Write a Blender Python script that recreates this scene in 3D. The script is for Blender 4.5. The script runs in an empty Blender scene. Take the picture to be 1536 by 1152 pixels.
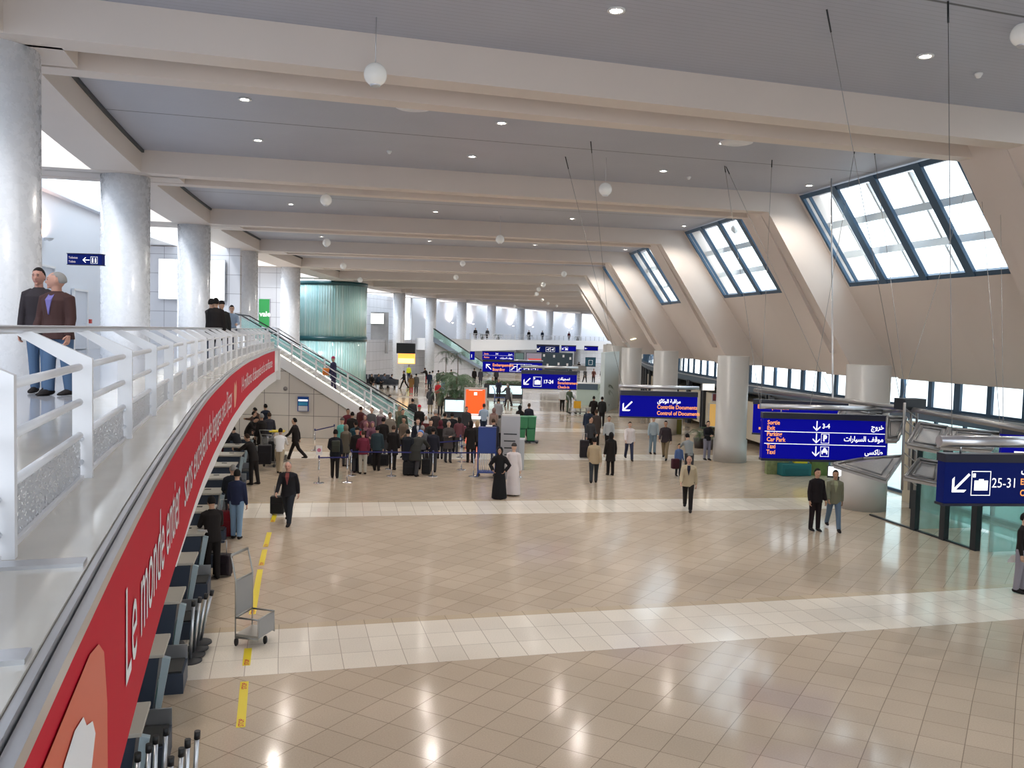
import bpy, bmesh, math, random
from mathutils import Vector, Matrix
random.seed(7)
PI = math.pi
W, H_ = 1536, 1152
FPX, HOR, ROLL, CAMZ = 1300.0, 502.0, math.radians(1.5), 5.5
scn = bpy.context.scene
col = scn.collection
# ---------------------------------------------------------------- camera
_p = math.atan((H_ / 2 - HOR) / FPX)
FW = Vector((0, math.cos(_p), -math.sin(_p))); _R = Vector((1, 0, 0)); _U = _R.cross(FW)
RT = _R * math.cos(ROLL) + _U * math.sin(ROLL); UP = -_R * math.sin(ROLL) + _U * math.cos(ROLL)
CAM = Vector((0, 0, CAMZ))
cd = bpy.data.cameras.new('camera'); cam = bpy.data.objects.new('camera', cd); col.objects.link(cam)
cam.matrix_world = Matrix(((RT.x, UP.x, -FW.x, 0), (RT.y, UP.y, -FW.y, 0), (RT.z, UP.z, -FW.z, CAMZ), (0, 0, 0, 1)))
cd.sensor_width = 36; cd.lens = 36 * FPX / W; cd.clip_start = .05; cd.clip_end = 900
scn.camera = cam
def ray(px, py): return FW * FPX + RT * (px - W / 2) + UP * (H_ / 2 - py)
def at(px, py, z=0.0):
    d = ray(px, py); return CAM + d * ((z - CAMZ) / d.z)
def atY(px, py, Y):
    d = ray(px, py); return CAM + d * (Y / d.y)
# hall geometry: an arc. u = metres in from the row of gallery columns, s = metres along it
CX, CY, RR = 184.0, 64.0, 200.0
def car(u, s, z=0.0):
    r = RR - u; t = s / RR
    return Vector((CX - r * math.cos(t), CY + r * math.sin(t), z))
def pol(v):
    r = math.hypot(CX - v[0], v[1] - CY); return RR - r, math.asin((v[1] - CY) / r) * RR
def yaw(s): return -s / RR          # rotation that turns +X into the inward (+u) direction at s
def onu(px, py, u):                 # where the sight line meets the curved surface at u
    d = ray(px, py); lo = None; best = None; t = 0.0005; prev = None
    while t < .2:
        P = CAM + d * t; f = pol(P)[0] - u
        if prev is not None and prev * f < 0: return P
        prev = f; t += .00005
    return None
# ---------------------------------------------------------------- object helpers
def link(o, parent=None):
    col.objects.link(o)
    if parent is not None: o.parent = parent
    return o
def tag(o, label=None, cat=None, group=None, kind=None):
    if label: o['label'] = label
    if cat: o['category'] = cat
    if group: o['group'] = group
    if kind: o['kind'] = kind
    return o
def empty(name, loc=(0, 0, 0), rz=0.0, label=None, cat=None, group=None):
    o = bpy.data.objects.new(name, None); col.objects.link(o); o.location = loc; o.rotation_euler = (0, 0, rz)
    o.empty_display_size = .1
    return tag(o, label, cat, group)
class MB:
    def __init__(s): s.v = []; s.f = []; s.sm = []; s.mi = []
    def add(s, vs, fs, smooth=False, mi=0):
        b = len(s.v); s.v += [tuple(v) for v in vs]
        for f in fs: s.f.append([b + i for i in f]); s.sm.append(smooth); s.mi.append(mi)
        return s
    def box(s, c, d, rz=0.0, mi=0, M=None):
        x, y, z = d[0] / 2, d[1] / 2, d[2] / 2; m = M or Matrix.Rotation(rz, 3, 'Z'); c = Vector(c)
        vs = [c + m @ Vector(p) for p in ((-x,-y,-z),(x,-y,-z),(x,y,-z),(-x,y,-z),(-x,-y,z),(x,-y,z),(x,y,z),(-x,y,z))]
        return s.add(vs, [(0,3,2,1),(4,5,6,7),(0,1,5,4),(1,2,6,5),(2,3,7,6),(3,0,4,7)], False, mi)
    def box2(s, a, b, mi=0):
        return s.box([(a[i] + b[i]) / 2 for i in range(3)], [abs(b[i] - a[i]) for i in range(3)], mi=mi)
    def tube(s, pts, r, n=8, mi=0, cap=True, up=None):
        pts = [Vector(p) for p in pts]; rs = r if isinstance(r, (list, tuple)) else [r] * len(pts)
        rings = []; px = None
        for i, p in enumerate(pts):
            t = (pts[min(i + 1, len(pts) - 1)] - pts[max(i - 1, 0)]).normalized()
            if px is None:
                a = Vector((0, 0, 1)) if abs(t.z) < .9 else Vector((1, 0, 0)); px = t.cross(a).normalized()
            else: px = (px - t * px.dot(t)).normalized()
            py_ = t.cross(px)
            rings.append([p + (px * math.cos(2*PI*k/n) + py_ * math.sin(2*PI*k/n)) * rs[i] for k in range(n)])
        vs = [q for rg in rings for q in rg]; fs = []
        for i in range(len(pts) - 1):
            for k in range(n): fs.append((i*n+k, i*n+(k+1) % n, (i+1)*n+(k+1) % n, (i+1)*n+k))
        s.add(vs, fs, True, mi)
        if cap: 
            b = len(s.v) - len(vs)
            s.f.append([b + k for k in range(n)][::-1]); s.sm.append(False); s.mi.append(mi)
            s.f.append([b + (len(pts)-1)*n + k for k in range(n)]); s.sm.append(False); s.mi.append(mi)
        return s
    def lathe(s, prof, n=24, c=(0, 0, 0), mi=0, sc=(1, 1)):
        vs = []; fs = []
        for r, z in prof:
            for k in range(n): vs.append((c[0] + r*sc[0]*math.cos(2*PI*k/n), c[1] + r*sc[1]*math.sin(2*PI*k/n), c[2] + z))
        for i in range(len(prof) - 1):
            for k in range(n): fs.append((i*n+k, i*n+(k+1) % n, (i+1)*n+(k+1) % n, (i+1)*n+k))
        s.add(vs, fs, True, mi); b = len(s.v) - len(vs)
        for i, rev in ((0, True), (len(prof) - 1, False)):
            if prof[i][0] > 1e-4:
                f = [b + i*n + k for k in range(n)]; s.f.append(f[::-1] if rev else f); s.sm.append(False); s.mi.append(mi)
        return s
    def sph(s, c, r, n=12, m=8, mi=0, sc=(1, 1, 1)):
        vs = []; fs = []
        for i in range(m + 1):
            a = PI * i / m
            for k in range(n): vs.append((c[0] + r*sc[0]*math.sin(a)*math.cos(2*PI*k/n), c[1] + r*sc[1]*math.sin(a)*math.sin(2*PI*k/n), c[2] - r*sc[2]*math.cos(a)))
        for i in range(m):
            for k in range(n): fs.append((i*n+k, i*n+(k+1) % n, (i+1)*n+(k+1) % n, (i+1)*n+k))
        return s.add(vs, fs, True, mi)
    def prism(s, a, b, mi=0):      # two matching polygons (lists of points) joined
        n = len(a); return s.add(list(a) + list(b), [list(range(n))[::-1], list(range(n, 2*n))] + [(i, (i+1) % n, n+(i+1) % n, n+i) for i in range(n)], False, mi)
    def quad(s, *p, mi=0): return s.add(p, [tuple(range(len(p)))], False, mi)
    def build(s, name, mats, parent=None, loc=None, rz=None, bevel=0, fix=True):
        me = bpy.data.meshes.new(name); me.from_pydata(s.v, [], s.f)
        if fix:
            bm = bmesh.new(); bm.from_mesh(me)
            bmesh.ops.remove_doubles(bm, verts=bm.verts, dist=1e-5) if len(s.v) < 20000 and False else None
            bmesh.ops.recalc_face_normals(bm, faces=bm.faces); bm.to_mesh(me); bm.free()
        for m in (mats if isinstance(mats, (list, tuple)) else [mats]): me.materials.append(m)
        for p, sm, mi in zip(me.polygons, s.sm, s.mi): p.use_smooth = sm; p.material_index = mi
        o = bpy.data.objects.new(name, me); link(o, parent)
        if loc is not None: o.location = loc
        if rz is not None: o.rotation_euler = (0, 0, rz)
        if bevel:
            m = o.modifiers.new('b', 'BEVEL'); m.width = bevel; m.segments = 2; m.limit_method = 'ANGLE'; m.angle_limit = .7
        return o
def uE(s):                          # the gallery edge draws back from the arc towards its far end
    pts = [(-58, 4.72), (-50, 4.64), (-44, 4.5), (-35, 4.18), (-28, 3.75), (-22, 3.35)]
    if s <= pts[0][0]: return 4.72
    for (a, b), (c, d) in zip(pts, pts[1:]):
        if s <= c: return b + (d - b) * (s - a) / (c - a)
    return 4.72 if s > 40 else 3.35
def carE(u, s, z=0.0): return car(u - 4.72 + uE(s), s, z)
def arcbox(mb, u0, u1, s0, s1, z0, z1, step=2.0, mi=0, fn=None):
    car = fn or carE0
    n = max(1, int(math.ceil(abs(s1 - s0) / step))); vs = []; fs = []
    for i in range(n + 1):
        s_ = s0 + (s1 - s0) * i / n
        vs += [car(u0, s_, z0), car(u1, s_, z0), car(u1, s_, z1), car(u0, s_, z1)]
    for i in range(n):
        a = i * 4
        for k in range(4): fs.append((a + k, a + (k+1) % 4, a + 4 + (k+1) % 4, a + 4 + k))
    fs += [(0, 1, 2, 3), (n*4+3, n*4+2, n*4+1, n*4)]
    return mb.add(vs, fs, False, mi)
carE0 = car
def copy_tree(o, parent=None, **kw):
    c = o.copy(); col.objects.link(c); c.parent = parent
    for ch in KIDS.get(o.name, []) or list(o.children): copy_tree(ch, c)
    return c
KIDS = {}
# ---------------------------------------------------------------- materials
MATS = {}
def nt(name):
    m = bpy.data.materials.new(name); m.use_nodes = True; n = m.node_tree; b = n.nodes['Principled BSDF']; return m, n, b
def mat(name, c, rough=.6, metal=0.0, emit=0.0, ec=None, noise=0.0, nscale=8.0, bump=0.0, spec=None, coat=0.0, alpha=1.0):
    if name in MATS: return MATS[name]
    m, n, b = nt(name)
    c4 = (c[0], c[1], c[2], 1)
    b.inputs['Base Color'].default_value = c4; b.inputs['Roughness'].default_value = rough; b.inputs['Metallic'].default_value = metal
    if spec is not None: b.inputs['Specular IOR Level'].default_value = spec
    if coat: b.inputs['Coat Weight'].default_value = coat
    if alpha < 1: b.inputs['Alpha'].default_value = alpha
    if emit:
        b.inputs['Emission Color'].default_value = (*(ec or c), 1); b.inputs['Emission Strength'].default_value = emit
    if noise or bump:
        tc = n.nodes.new('ShaderNodeTexCoord'); ns = n.nodes.new('ShaderNodeTexNoise'); ns.inputs['Scale'].default_value = nscale; ns.inputs['Detail'].default_value = 4
        n.links.new(tc.outputs['Object'], ns.inputs['Vector'])
        if noise:
            mx = n.nodes.new('ShaderNodeMix'); mx.data_type = 'RGBA'
            mx.inputs[6].default_value = tuple(max(0, x * (1 - noise)) for x in c) + (1,); mx.inputs[7].default_value = tuple(min(1, x * (1 + noise)) for x in c) + (1,)
            n.links.new(ns.outputs['Fac'], mx.inputs[0]); n.links.new(mx.outputs[2], b.inputs['Base Color'])
        if bump:
            bp = n.nodes.new('ShaderNodeBump'); bp.inputs['Strength'].default_value = bump; bp.inputs['Distance'].default_value = .01
            n.links.new(ns.outputs['Fac'], bp.inputs['Height']); n.links.new(bp.outputs['Normal'], b.inputs['Normal'])
    MATS[name] = m; return m
def cmat(c, rough=.75):      # cloth and paint by colour
    return mat('tone_%02x%02x%02x_%d' % (*[int(255 * min(1, x)) for x in c], int(rough*100)), c, rough, spec=.22)
def glassm(name, tint, refl=.12, opac=.15):
    m = bpy.data.materials.new(name); m.use_nodes = True; n = m.node_tree; n.nodes.clear()
    o = n.nodes.new('ShaderNodeOutputMaterial'); t = n.nodes.new('ShaderNodeBsdfTransparent'); g = n.nodes.new('ShaderNodeBsdfGlossy'); d = n.nodes.new('ShaderNodeBsdfDiffuse')
    t.inputs[0].default_value = (*tint, 1); g.inputs['Roughness'].default_value = .03; d.inputs[0].default_value = (*tint, 1)
    m1 = n.nodes.new('ShaderNodeMixShader'); m2 = n.nodes.new('ShaderNodeMixShader')
    m1.inputs[0].default_value = refl; m2.inputs[0].default_value = opac
    n.links.new(t.outputs[0], m1.inputs[1]); n.links.new(g.outputs[0], m1.inputs[2]); n.links.new(m1.outputs[0], m2.inputs[1]); n.links.new(d.outputs[0], m2.inputs[2]); n.links.new(m2.outputs[0], o.inputs[0])
    MATS[name] = m; return m
def N(n, t, **kw):
    x = n.nodes.new(t)
    for k, v in kw.items():
        if k.startswith('i_'):
            key = k[2:]; x.inputs[int(key) if key.isdigit() else key.replace('_', ' ')].default_value = v
        else: setattr(x, k, v)
    return x
def MTH(n, op, a, b=None, c=None):
    x = n.nodes.new('ShaderNodeMath'); x.operation = op
    for i, v in enumerate((a, b, c)):
        if v is None: continue
        if isinstance(v, (int, float)): x.inputs[i].default_value = v
        else: n.links.new(v, x.inputs[i])
    return x.outputs[0]
def MIX(n, f, a, b):
    x = n.nodes.new('ShaderNodeMix'); x.data_type = 'RGBA'
    for i, v in ((0, f), (6, a), (7, b)):
        if isinstance(v, (int, float)): x.inputs[i].default_value = v
        elif isinstance(v, tuple): x.inputs[i].default_value = v
        else: n.links.new(v, x.inputs[i])
    return x.outputs[2]
# ================================================================ SHELL
SK = lambda k: -50.7 + 12.2 * (k - 1)
def duL(s):                                 # the column row leaves the strict arc slightly at the near end
    pts = [(-64, 1.5), (-50.7, 1.2), (-38.5, .75), (-26.3, .35), (-14.1, .08), (0, 0)]
    if s <= pts[0][0]: return pts[0][1]
    for (a, b), (c, d) in zip(pts, pts[1:]):
        if s <= c: return b + (d - b) * (s - a) / (c - a)
    return 0
DR = 0.035                                  # the roof beams swing a little from the strict radius
def carb(u, s, z=0.0): return car(u, s + DR * max(u, 0), z)
def floor_material():
    m, n, b = nt('polished_stone_floor'); L = n.links
    uv = N(n, 'ShaderNodeUVMap'); sep = N(n, 'ShaderNodeSeparateXYZ'); L.new(uv.outputs[0], sep.inputs[0])
    u, s = sep.outputs[0], sep.outputs[1]
    ph = MTH(n, 'MODULO', MTH(n, 'ADD', s, 50.4 + 2.15 + 122.0 * 4 - 0.0), 12.2)     # 0..12.2, band for 0..2.2
    band = MTH(n, 'LESS_THAN', ph, 2.2)
    brd = MTH(n, 'LESS_THAN', MTH(n, 'ABSOLUTE', MTH(n, 'SUBTRACT', ph, 1.1)), 1.37)
    mp = N(n, 'ShaderNodeMapping'); mp.inputs['Rotation'].default_value = (0, 0, PI / 4); mp.inputs['Scale'].default_value = (1, 1, 1)
    L.new(uv.outputs[0], mp.inputs[0])
    def brick(vec, w, h, off, c1, c2, mor, ms=.006):
        t = N(n, 'ShaderNodeTexBrick', offset=off, squash=1.0); t.inputs['Scale'].default_value = 1; t.inputs['Brick Width'].default_value = w; t.inputs['Row Height'].default_value = h
        t.inputs['Mortar Size'].default_value = ms; t.inputs['Color1'].default_value = c1; t.inputs['Color2'].default_value = c2; t.inputs['Mortar'].default_value = mor; t.inputs['Mortar Smooth'].default_value = 0
        L.new(vec, t.inputs['Vector']); return t
    a = brick(mp.outputs[0], .6, .6, 0, (.56, .45, .335, 1), (.50, .40, .295, 1), (.27, .21, .155, 1))
    cv = N(n, 'ShaderNodeCombineXYZ'); L.new(u, cv.inputs[0]); L.new(ph, cv.inputs[1])
    bb = brick(cv.outputs[0], .52, .7333, 0, (.84, .77, .66, 1), (.74, .67, .57, 1), (.45, .39, .32, 1))
    cb = brick(cv.outputs[0], .52, 9, 0, (.58, .46, .32, 1), (.52, .41, .28, 1), (.32, .26, .19, 1))
    c = MIX(n, brd, a.outputs[0], cb.outputs[0]); c = MIX(n, band, c, bb.outputs[0])
    ns = N(n, 'ShaderNodeTexNoise'); ns.inputs['Scale'].default_value = .35; ns.inputs['Detail'].default_value = 3; L.new(uv.outputs[0], ns.inputs['Vector'])
    n2 = N(n, 'ShaderNodeTexNoise'); n2.inputs['Scale'].default_value = 45; n2.inputs['Detail'].default_value = 3; L.new(uv.outputs[0], n2.inputs['Vector'])
    v = MTH(n, 'ADD', MTH(n, 'MULTIPLY', ns.outputs[0], .35), MTH(n, 'ADD', MTH(n, 'MULTIPLY', n2.outputs[0], .35), .66))
    hs = N(n, 'ShaderNodeHueSaturation'); L.new(c, hs.inputs['Color']); L.new(v, hs.inputs['Value']); hs.inputs['Saturation'].default_value = .92
    L.new(hs.outputs[0], b.inputs['Base Color'])
    rg = MTH(n, 'ADD', MTH(n, 'MULTIPLY', ns.outputs[0], .10), .07)
    L.new(rg, b.inputs['Roughness']); b.inputs['Specular IOR Level'].default_value = .55
    MATS['floor'] = m; return m
def panel_material(name, c, w, h, joint, jw=.012, rough=.5):
    """wall panels w x h metres with thin joints, in the wall's own UV metres"""
    m, n, b = nt(name); L = n.links; uv = N(n, 'ShaderNodeUVMap')
    t = N(n, 'ShaderNodeTexBrick', offset=0, squash=1.0); t.inputs['Scale'].default_value = 1; t.inputs['Brick Width'].default_value = w; t.inputs['Row Height'].default_value = h
    t.inputs['Mortar Size'].default_value = jw; t.inputs['Mortar Smooth'].default_value = 0
    t.inputs['Color1'].default_value = (*c, 1); t.inputs['Color2'].default_value = (*[x * .93 for x in c], 1); t.inputs['Mortar'].default_value = (*joint, 1)
    L.new(uv.outputs[0], t.inputs['Vector']); L.new(t.outputs[0], b.inputs['Base Color']); b.inputs['Roughness'].default_value = rough
    MATS[name] = m; return m
def ceiling_material():
    m, n, b = nt('grey_slat_ceiling'); L = n.links; uv = N(n, 'ShaderNodeUVMap'); sep = N(n, 'ShaderNodeSeparateXYZ'); L.new(uv.outputs[0], sep.inputs[0])
    f = MTH(n, 'FRACT', MTH(n, 'MULTIPLY', sep.outputs[1], 1 / .15)); ln = MTH(n, 'LESS_THAN', f, .10)
    ph = MTH(n, 'MODULO', MTH(n, 'ADD', sep.outputs[1], 50.4 + 6.1 + 0.03 + 122.0 * 4), 12.2); mid = MTH(n, 'LESS_THAN', MTH(n, 'ABSOLUTE', MTH(n, 'SUBTRACT', ph, .1)), .03)
    ns = N(n, 'ShaderNodeTexNoise'); ns.inputs['Scale'].default_value = .6; L.new(uv.outputs[0], ns.inputs['Vector'])
    base = MIX(n, ns.outputs[0], (.36, .375, .44, 1), (.42, .435, .50, 1))
    c = MIX(n, MTH(n, 'MULTIPLY', ln, .35), base, (.16, .165, .19, 1)); c = MIX(n, mid, c, (.08, .08, .09, 1))
    L.new(c, b.inputs['Base Color']); b.inputs['Roughness'].default_value = .45
    MATS['ceil'] = m; return m
def column_material():
    m, n, b = nt('pearl_plaster'); L = n.links; tc = N(n, 'ShaderNodeTexCoord')
    ns = N(n, 'ShaderNodeTexNoise'); ns.inputs['Scale'].default_value = 6; ns.inputs['Detail'].default_value = 5; ns.inputs['Roughness'].default_value = .65; L.new(tc.outputs['Object'], ns.inputs['Vector'])
    r = N(n, 'ShaderNodeMapRange'); r.inputs[1].default_value = .42; r.inputs[2].default_value = .6; r.inputs[3].default_value = .18; r.inputs[4].default_value = .42; L.new(ns.outputs[0], r.inputs[0])
    L.new(r.outputs[0], b.inputs['Roughness']); b.inputs['Base Color'].default_value = (.74, .76, .80, 1)
    bp = N(n, 'ShaderNodeBump'); bp.inputs['Strength'].default_value = .25; bp.inputs['Distance'].default_value = .02; L.new(ns.outputs[0], bp.inputs['Height']); L.new(bp.outputs[0], b.inputs['Normal'])
    b.inputs['Coat Weight'].default_value = .4; b.inputs['Coat Roughness'].default_value = .15
    MATS['column'] = m; return m
def gridmesh(name, us, ss, zf, material, fn=car, parent=None, flip=False):
    vs = []; fs = []; uvs = []
    for s_ in ss:
        for u_ in us: vs.append(fn(u_, s_, zf(u_, s_))); uvs.append((u_, s_))
    n = len(us)
    for j in range(len(ss) - 1):
        for i in range(n - 1): fs.append((j*n+i, j*n+i+1, (j+1)*n+i+1, (j+1)*n+i) if not flip else (j*n+i, (j+1)*n+i, (j+1)*n+i+1, j*n+i+1))
    me = bpy.data.meshes.new(name); me.from_pydata([tuple(v) for v in vs], [], fs); l = me.uv_layers.new(name='UVMap')
    for lp in me.loops: l.data[lp.index].uv = uvs[lp.vertex_index]
    me.materials.append(material); o = bpy.data.objects.new(name, me); link(o, parent); return o
def rng(a, b, st):
    n = max(1, int(round((b - a) / st))); return [a + (b - a) * i / n for i in range(n + 1)]
def uvwall(name, pts, z0, z1, material, thick=.25, parent=None):
    """wall along a plan polyline, UV in metres, with thickness behind (to the right of travel)"""
    me_v = []; fs = []; uvs = []; d = 0; n = len(pts); ds = [0]
    for i in range(1, n): ds.append(ds[-1] + (Vector(pts[i][:2]) - Vector(pts[i-1][:2])).length)
    offs = []
    for i in range(n):
        t = (Vector(pts[min(i+1, n-1)][:2]) - Vector(pts[max(i-1, 0)][:2])).normalized(); offs.append(Vector((t.y, -t.x)) * thick)
    for i, p in enumerate(pts):
        for (dx, z) in ((0, z0), (0, z1), (1, z1), (1, z0)):
            me_v.append((p[0] + offs[i].x * dx, p[1] + offs[i].y * dx, z)); uvs.append((ds[i], z))
    for i in range(n - 1):
        for k in range(4): fs.append((i*4+k, i*4+(k+1) % 4, (i+1)*4+(k+1) % 4, (i+1)*4+k))
    fs += [(3, 2, 1, 0), ((n-1)*4, (n-1)*4+1, (n-1)*4+2, (n-1)*4+3)]
    me = bpy.data.meshes.new(name); me.from_pydata(me_v, [], fs); l = me.uv_layers.new(name='UVMap')
    for lp in me.loops: l.data[lp.index].uv = uvs[lp.vertex_index]
    bm = bmesh.new(); bm.from_mesh(me); bmesh.ops.recalc_face_normals(bm, faces=bm.faces); bm.to_mesh(me); bm.free()
    me.materials.append(material); o = bpy.data.objects.new(name, me); link(o, parent); return o
FLOORM = floor_material(); CEILM = ceiling_material(); COLM = column_material()
M_beam = mat('beam_plaster', (.665, .59, .535), .55, noise=.03, nscale=.8)
M_white = mat('white_paint', (.80, .80, .81), .45)
M_wallw = mat('gallery_wall_paint', (.76, .79, .85), .6)
M_alu = mat('brushed_aluminium', (.62, .63, .66), .28, .9)
M_chrome = mat('chrome', (.8, .8, .82), .08, 1)
M_dark = mat('dark_steel', (.02, .025, .03), .4, .3)
M_blueframe = mat('slate_blue_frame', (.045, .10, .17), .45, .2)
M_stone = mat('light_marble', (.66, .62, .55), .12, noise=.10, nscale=3)
M_gran = mat('gallery_granite', (.36, .37, .41), .10, noise=.12, nscale=60)
M_panelg = panel_material('grey_wall_panels', (.66, .62, .57), 1.25, 1.12, (.14, .135, .13))
M_panelu = panel_material('pale_wall_panels', (.62, .62, .65), 1.2, 1.05, (.2, .2, .22))
M_glass = glassm('clear_glass', (.93, .97, .97), .08, .03)
M_tglass = glassm('green_tinted_glass', (.70, .87, .85), .10, .22)
# floors
tag(gridmesh('floor', rng(-14, 34, 2), rng(-72, 130, 2), lambda u, s: 0.0, FLOORM), kind='structure')
gf = MB()
vs_ = []
for a, b_ in zip(rng(-72, -22, 1)[:-1], rng(-72, -22, 1)[1:]):
    gf.prism([car(-3, a, 4.1), car(uE(a) - .47, a, 4.1), car(uE(a) - .47, a, 4.5), car(-3, a, 4.5)], [car(-3, b_, 4.1), car(uE(b_) - .47, b_, 4.1), car(uE(b_) - .47, b_, 4.5), car(-3, b_, 4.5)])
arcbox(gf, -3.0, 4.25, 50, 128, 4.1, 4.5)
tag(gf.build('floor_gallery', M_gran), kind='structure')
if True:   # gallery floor behind the first run, towards the escalator landing
    g2 = MB(); arcbox(g2, -14, -3.0, -26, -22, 4.1, 4.5); arcbox(g2, -14, 1.2, -22, -14.2, 4.1, 4.5); tag(g2.build('floor_landing', M_gran), kind='structure')
# ceiling bays
tag(gridmesh('ceiling', [1.0, 4, 8, 12, 16, 20, 23.0], rng(-72, 128, 2), lambda u, s: 10.5, CEILM, fn=carb, flip=True), kind='structure')
# beams with slanting legs
def off(path, du, dz): return [(u + du, z + dz) for u, z in path]
LOW = [(-5.0, 9.85), (21.1, 9.85), (24.75, 4.35)]
TOP = [(-5.0, 11.2), (22.9, 11.2), (27.45, 4.35)]
RLOW = [(2.3, 10.3), (20.8, 10.3), (24.0, 5.15)]
beamproto = []
def beam(k):
    s0 = SK(k); mb = MB()
    def rib(a, b):
        for i in range(2):
            us = rng(LOW[i][0], LOW[i+1][0], 6.6 if i == 0 else 3)
            P0 = [LOW[i], LOW[i+1], TOP[i+1], TOP[i]]
            mb.prism([carb(u, s0 + a, z) for u, z in P0], [carb(u, s0 + b, z) for u, z in P0])
    rib(-1.1, -.5); rib(.6, 1.1)
    # recess soffit between the ribs, with its end blocks
    for i in range(2):
        P0 = [RLOW[i], RLOW[i+1], TOP[i+1] if i == 0 else (26.9, 5.15), (RLOW[i][0], 11.2) if i == 0 else TOP[1]]
        mb.prism([carb(u, s0 - .5, z) for u, z in P0], [carb(u, s0 + .6, z) for u, z in P0])
    P0 = [(-5, 9.85), (2.3, 9.85), (2.3, 11.2), (-5, 11.2)]
    mb.prism([carb(u, s0 - .5, z) for u, z in P0], [carb(u, s0 + .6, z) for u, z in P0])
    P0 = [(24.22, 5.15), (24.75, 4.35), (27.45, 4.35), (26.9, 5.15)]
    mb.prism([carb(u, s0 - .5, z) for u, z in P0], [carb(u, s0 + .6, z) for u, z in P0])
    return mb.build('roof_beam', M_beam)
ordw = ['first', 'second', 'third', 'fourth', 'fifth', 'sixth', 'seventh', 'eighth', 'ninth', 'tenth', 'eleventh', 'twelfth', 'thirteenth', 'fourteenth', 'fifteenth']
for k in range(0, 15):
    o = beam(k); tag(o, kind='structure')
# edge beam above the gallery columns + skylight upstand
eb = MB()
for sa, sb in zip(rng(-72, 128, 2)[:-1], rng(-72, 128, 2)[1:]):
    da, db = duL(sa), duL(sb)
    eb.prism([car(-.72 + da, sa, 9.86), car(1.0 + da * .5, sa, 9.86), car(1.0 + da * .5, sa, 10.75), car(-.72 + da, sa, 10.75)],
             [car(-.72 + db, sb, 9.86), car(1.0 + db * .5, sb, 9.86), car(1.0 + db * .5, sb, 10.75), car(-.72 + db, sb, 10.75)])
tag(eb.build('beam_edge', M_beam), kind='structure')
# slanted wall panels, open where the sloping windows sit
PW = lambda z: 22.1 + (10.5 - z) * (26.4 - 22.1) / (10.5 - 4.35)
sw = MB()
for k in range(0, 14):
    a, b_ = SK(k) + 1.1, SK(k + 1) - 1.1
    def pan(s0, s1, z0, z1):
        for sa, sb in zip(rng(s0, s1, 5)[:-1], rng(s0, s1, 5)[1:]):
            sw.prism([carb(PW(z0), sa, z0), carb(PW(z0), sb, z0), carb(PW(z1), sb, z1), carb(PW(z1), sa, z1)],
                     [carb(PW(z0) + .35, sa, z0), carb(PW(z0) + .35, sb, z0), carb(PW(z1) + .35, sb, z1 + .1), carb(PW(z1) + .35, sa, z1 + .1)])
    pan(a, b_, 4.3, 7.45); pan(a, a + 1.1, 7.45, 10.5); pan(b_ - .12, b_, 7.45, 10.5)
    sw.prism([carb(PW(4.3), a, 4.3), carb(PW(4.3), b_, 4.3), carb(30, b_, 4.3), carb(30, a, 4.3)],
             [carb(PW(4.3), a, 4.42), carb(PW(4.3), b_, 4.42), carb(30, b_, 4.42), carb(30, a, 4.42)])
tag(sw.build('wall_slanted', M_beam), kind='structure')
# sloping windows: frame, mullions, panes; louvre blades outside
for k in range(0, 13):
    a, b_ = SK(k) + 1.1 + 1.1, SK(k + 1) - 1.1 - .12
    fr = MB(); gl = MB(); lv = MB(); z0, z1 = 7.45, 10.42
    def bar(sa, za, sb, zb, w, dn=.10):
        # bar lying on the slope from (sa,za) to (sb,zb), width w along s or along slope
        if abs(sa - sb) < .01:
            pts = [(sa - w/2, za), (sa + w/2, za), (sa + w/2, zb), (sa - w/2, zb)]
        else:
            pts = [(sa, za - w/2), (sb, za - w/2), (sb, za + w/2), (sa, za + w/2)]
        fr.prism([carb(PW(z) + .02, s_, z) for s_, z in pts], [carb(PW(z) + .02 + dn, s_, z + dn * .4) for s_, z in pts])
    bar(a + .05, z0, a + .05, z1, .12); bar(b_ - .05, z0, b_ - .05, z1, .14); bar(a, z0 + .06, b_, z0 + .06, .14, .2); bar(a, z1 - .05, b_, z1 - .05, .12)
    for f in (.25, .5, .75): bar(a + (b_ - a) * f, z0, a + (b_ - a) * f, z1, .34)
    for f in (.06, .94): bar(a + (b_ - a) * f, z0, a + (b_ - a) * f, z1, .05)
    w = fr.build('window_%d' % (k + 1), M_blueframe); tag(w, kind='structure')
    gl.quad(carb(PW(z0) + .08, a, z0), carb(PW(z0) + .08, b_, z0), carb(PW(z1) + .08, b_, z1), carb(PW(z1) + .08, a, z1)); gl.build('pane', M_glass, w)
    for f in (.36, .68):
        z = z0 + (z1 - z0) * f
        lv.prism([carb(PW(z) + .5, a - .3, z - .1), carb(PW(z) + .5, b_ + .3, z - .1), carb(PW(z) + .5, b_ + .3, z + .12), carb(PW(z) + .5, a - .3, z + .12)],
                 [carb(PW(z) + .56, a - .3, z - .1), carb(PW(z) + .56, b_ + .3, z - .1), carb(PW(z) + .56, b_ + .3, z + .12), carb(PW(z) + .56, a - .3, z + .12)])
    for f in (.12, .38, .63, .88):
        s_ = a + (b_ - a) * f
        lv.prism([carb(PW(z0) + .62, s_ - .05, z0), carb(PW(z0) + .62, s_ + .05, z0), carb(PW(z1) + .62, s_ + .05, z1), carb(PW(z1) + .62, s_ - .05, z1)],
                 [carb(PW(z0) + .75, s_ - .05, z0), carb(PW(z0) + .75, s_ + .05, z0), carb(PW(z1) + .75, s_ + .05, z1), carb(PW(z1) + .75, s_ - .05, z1)])
    lv.build('louvre', mat('pale_louvre', (.85, .88, .9), .5), w)
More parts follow.
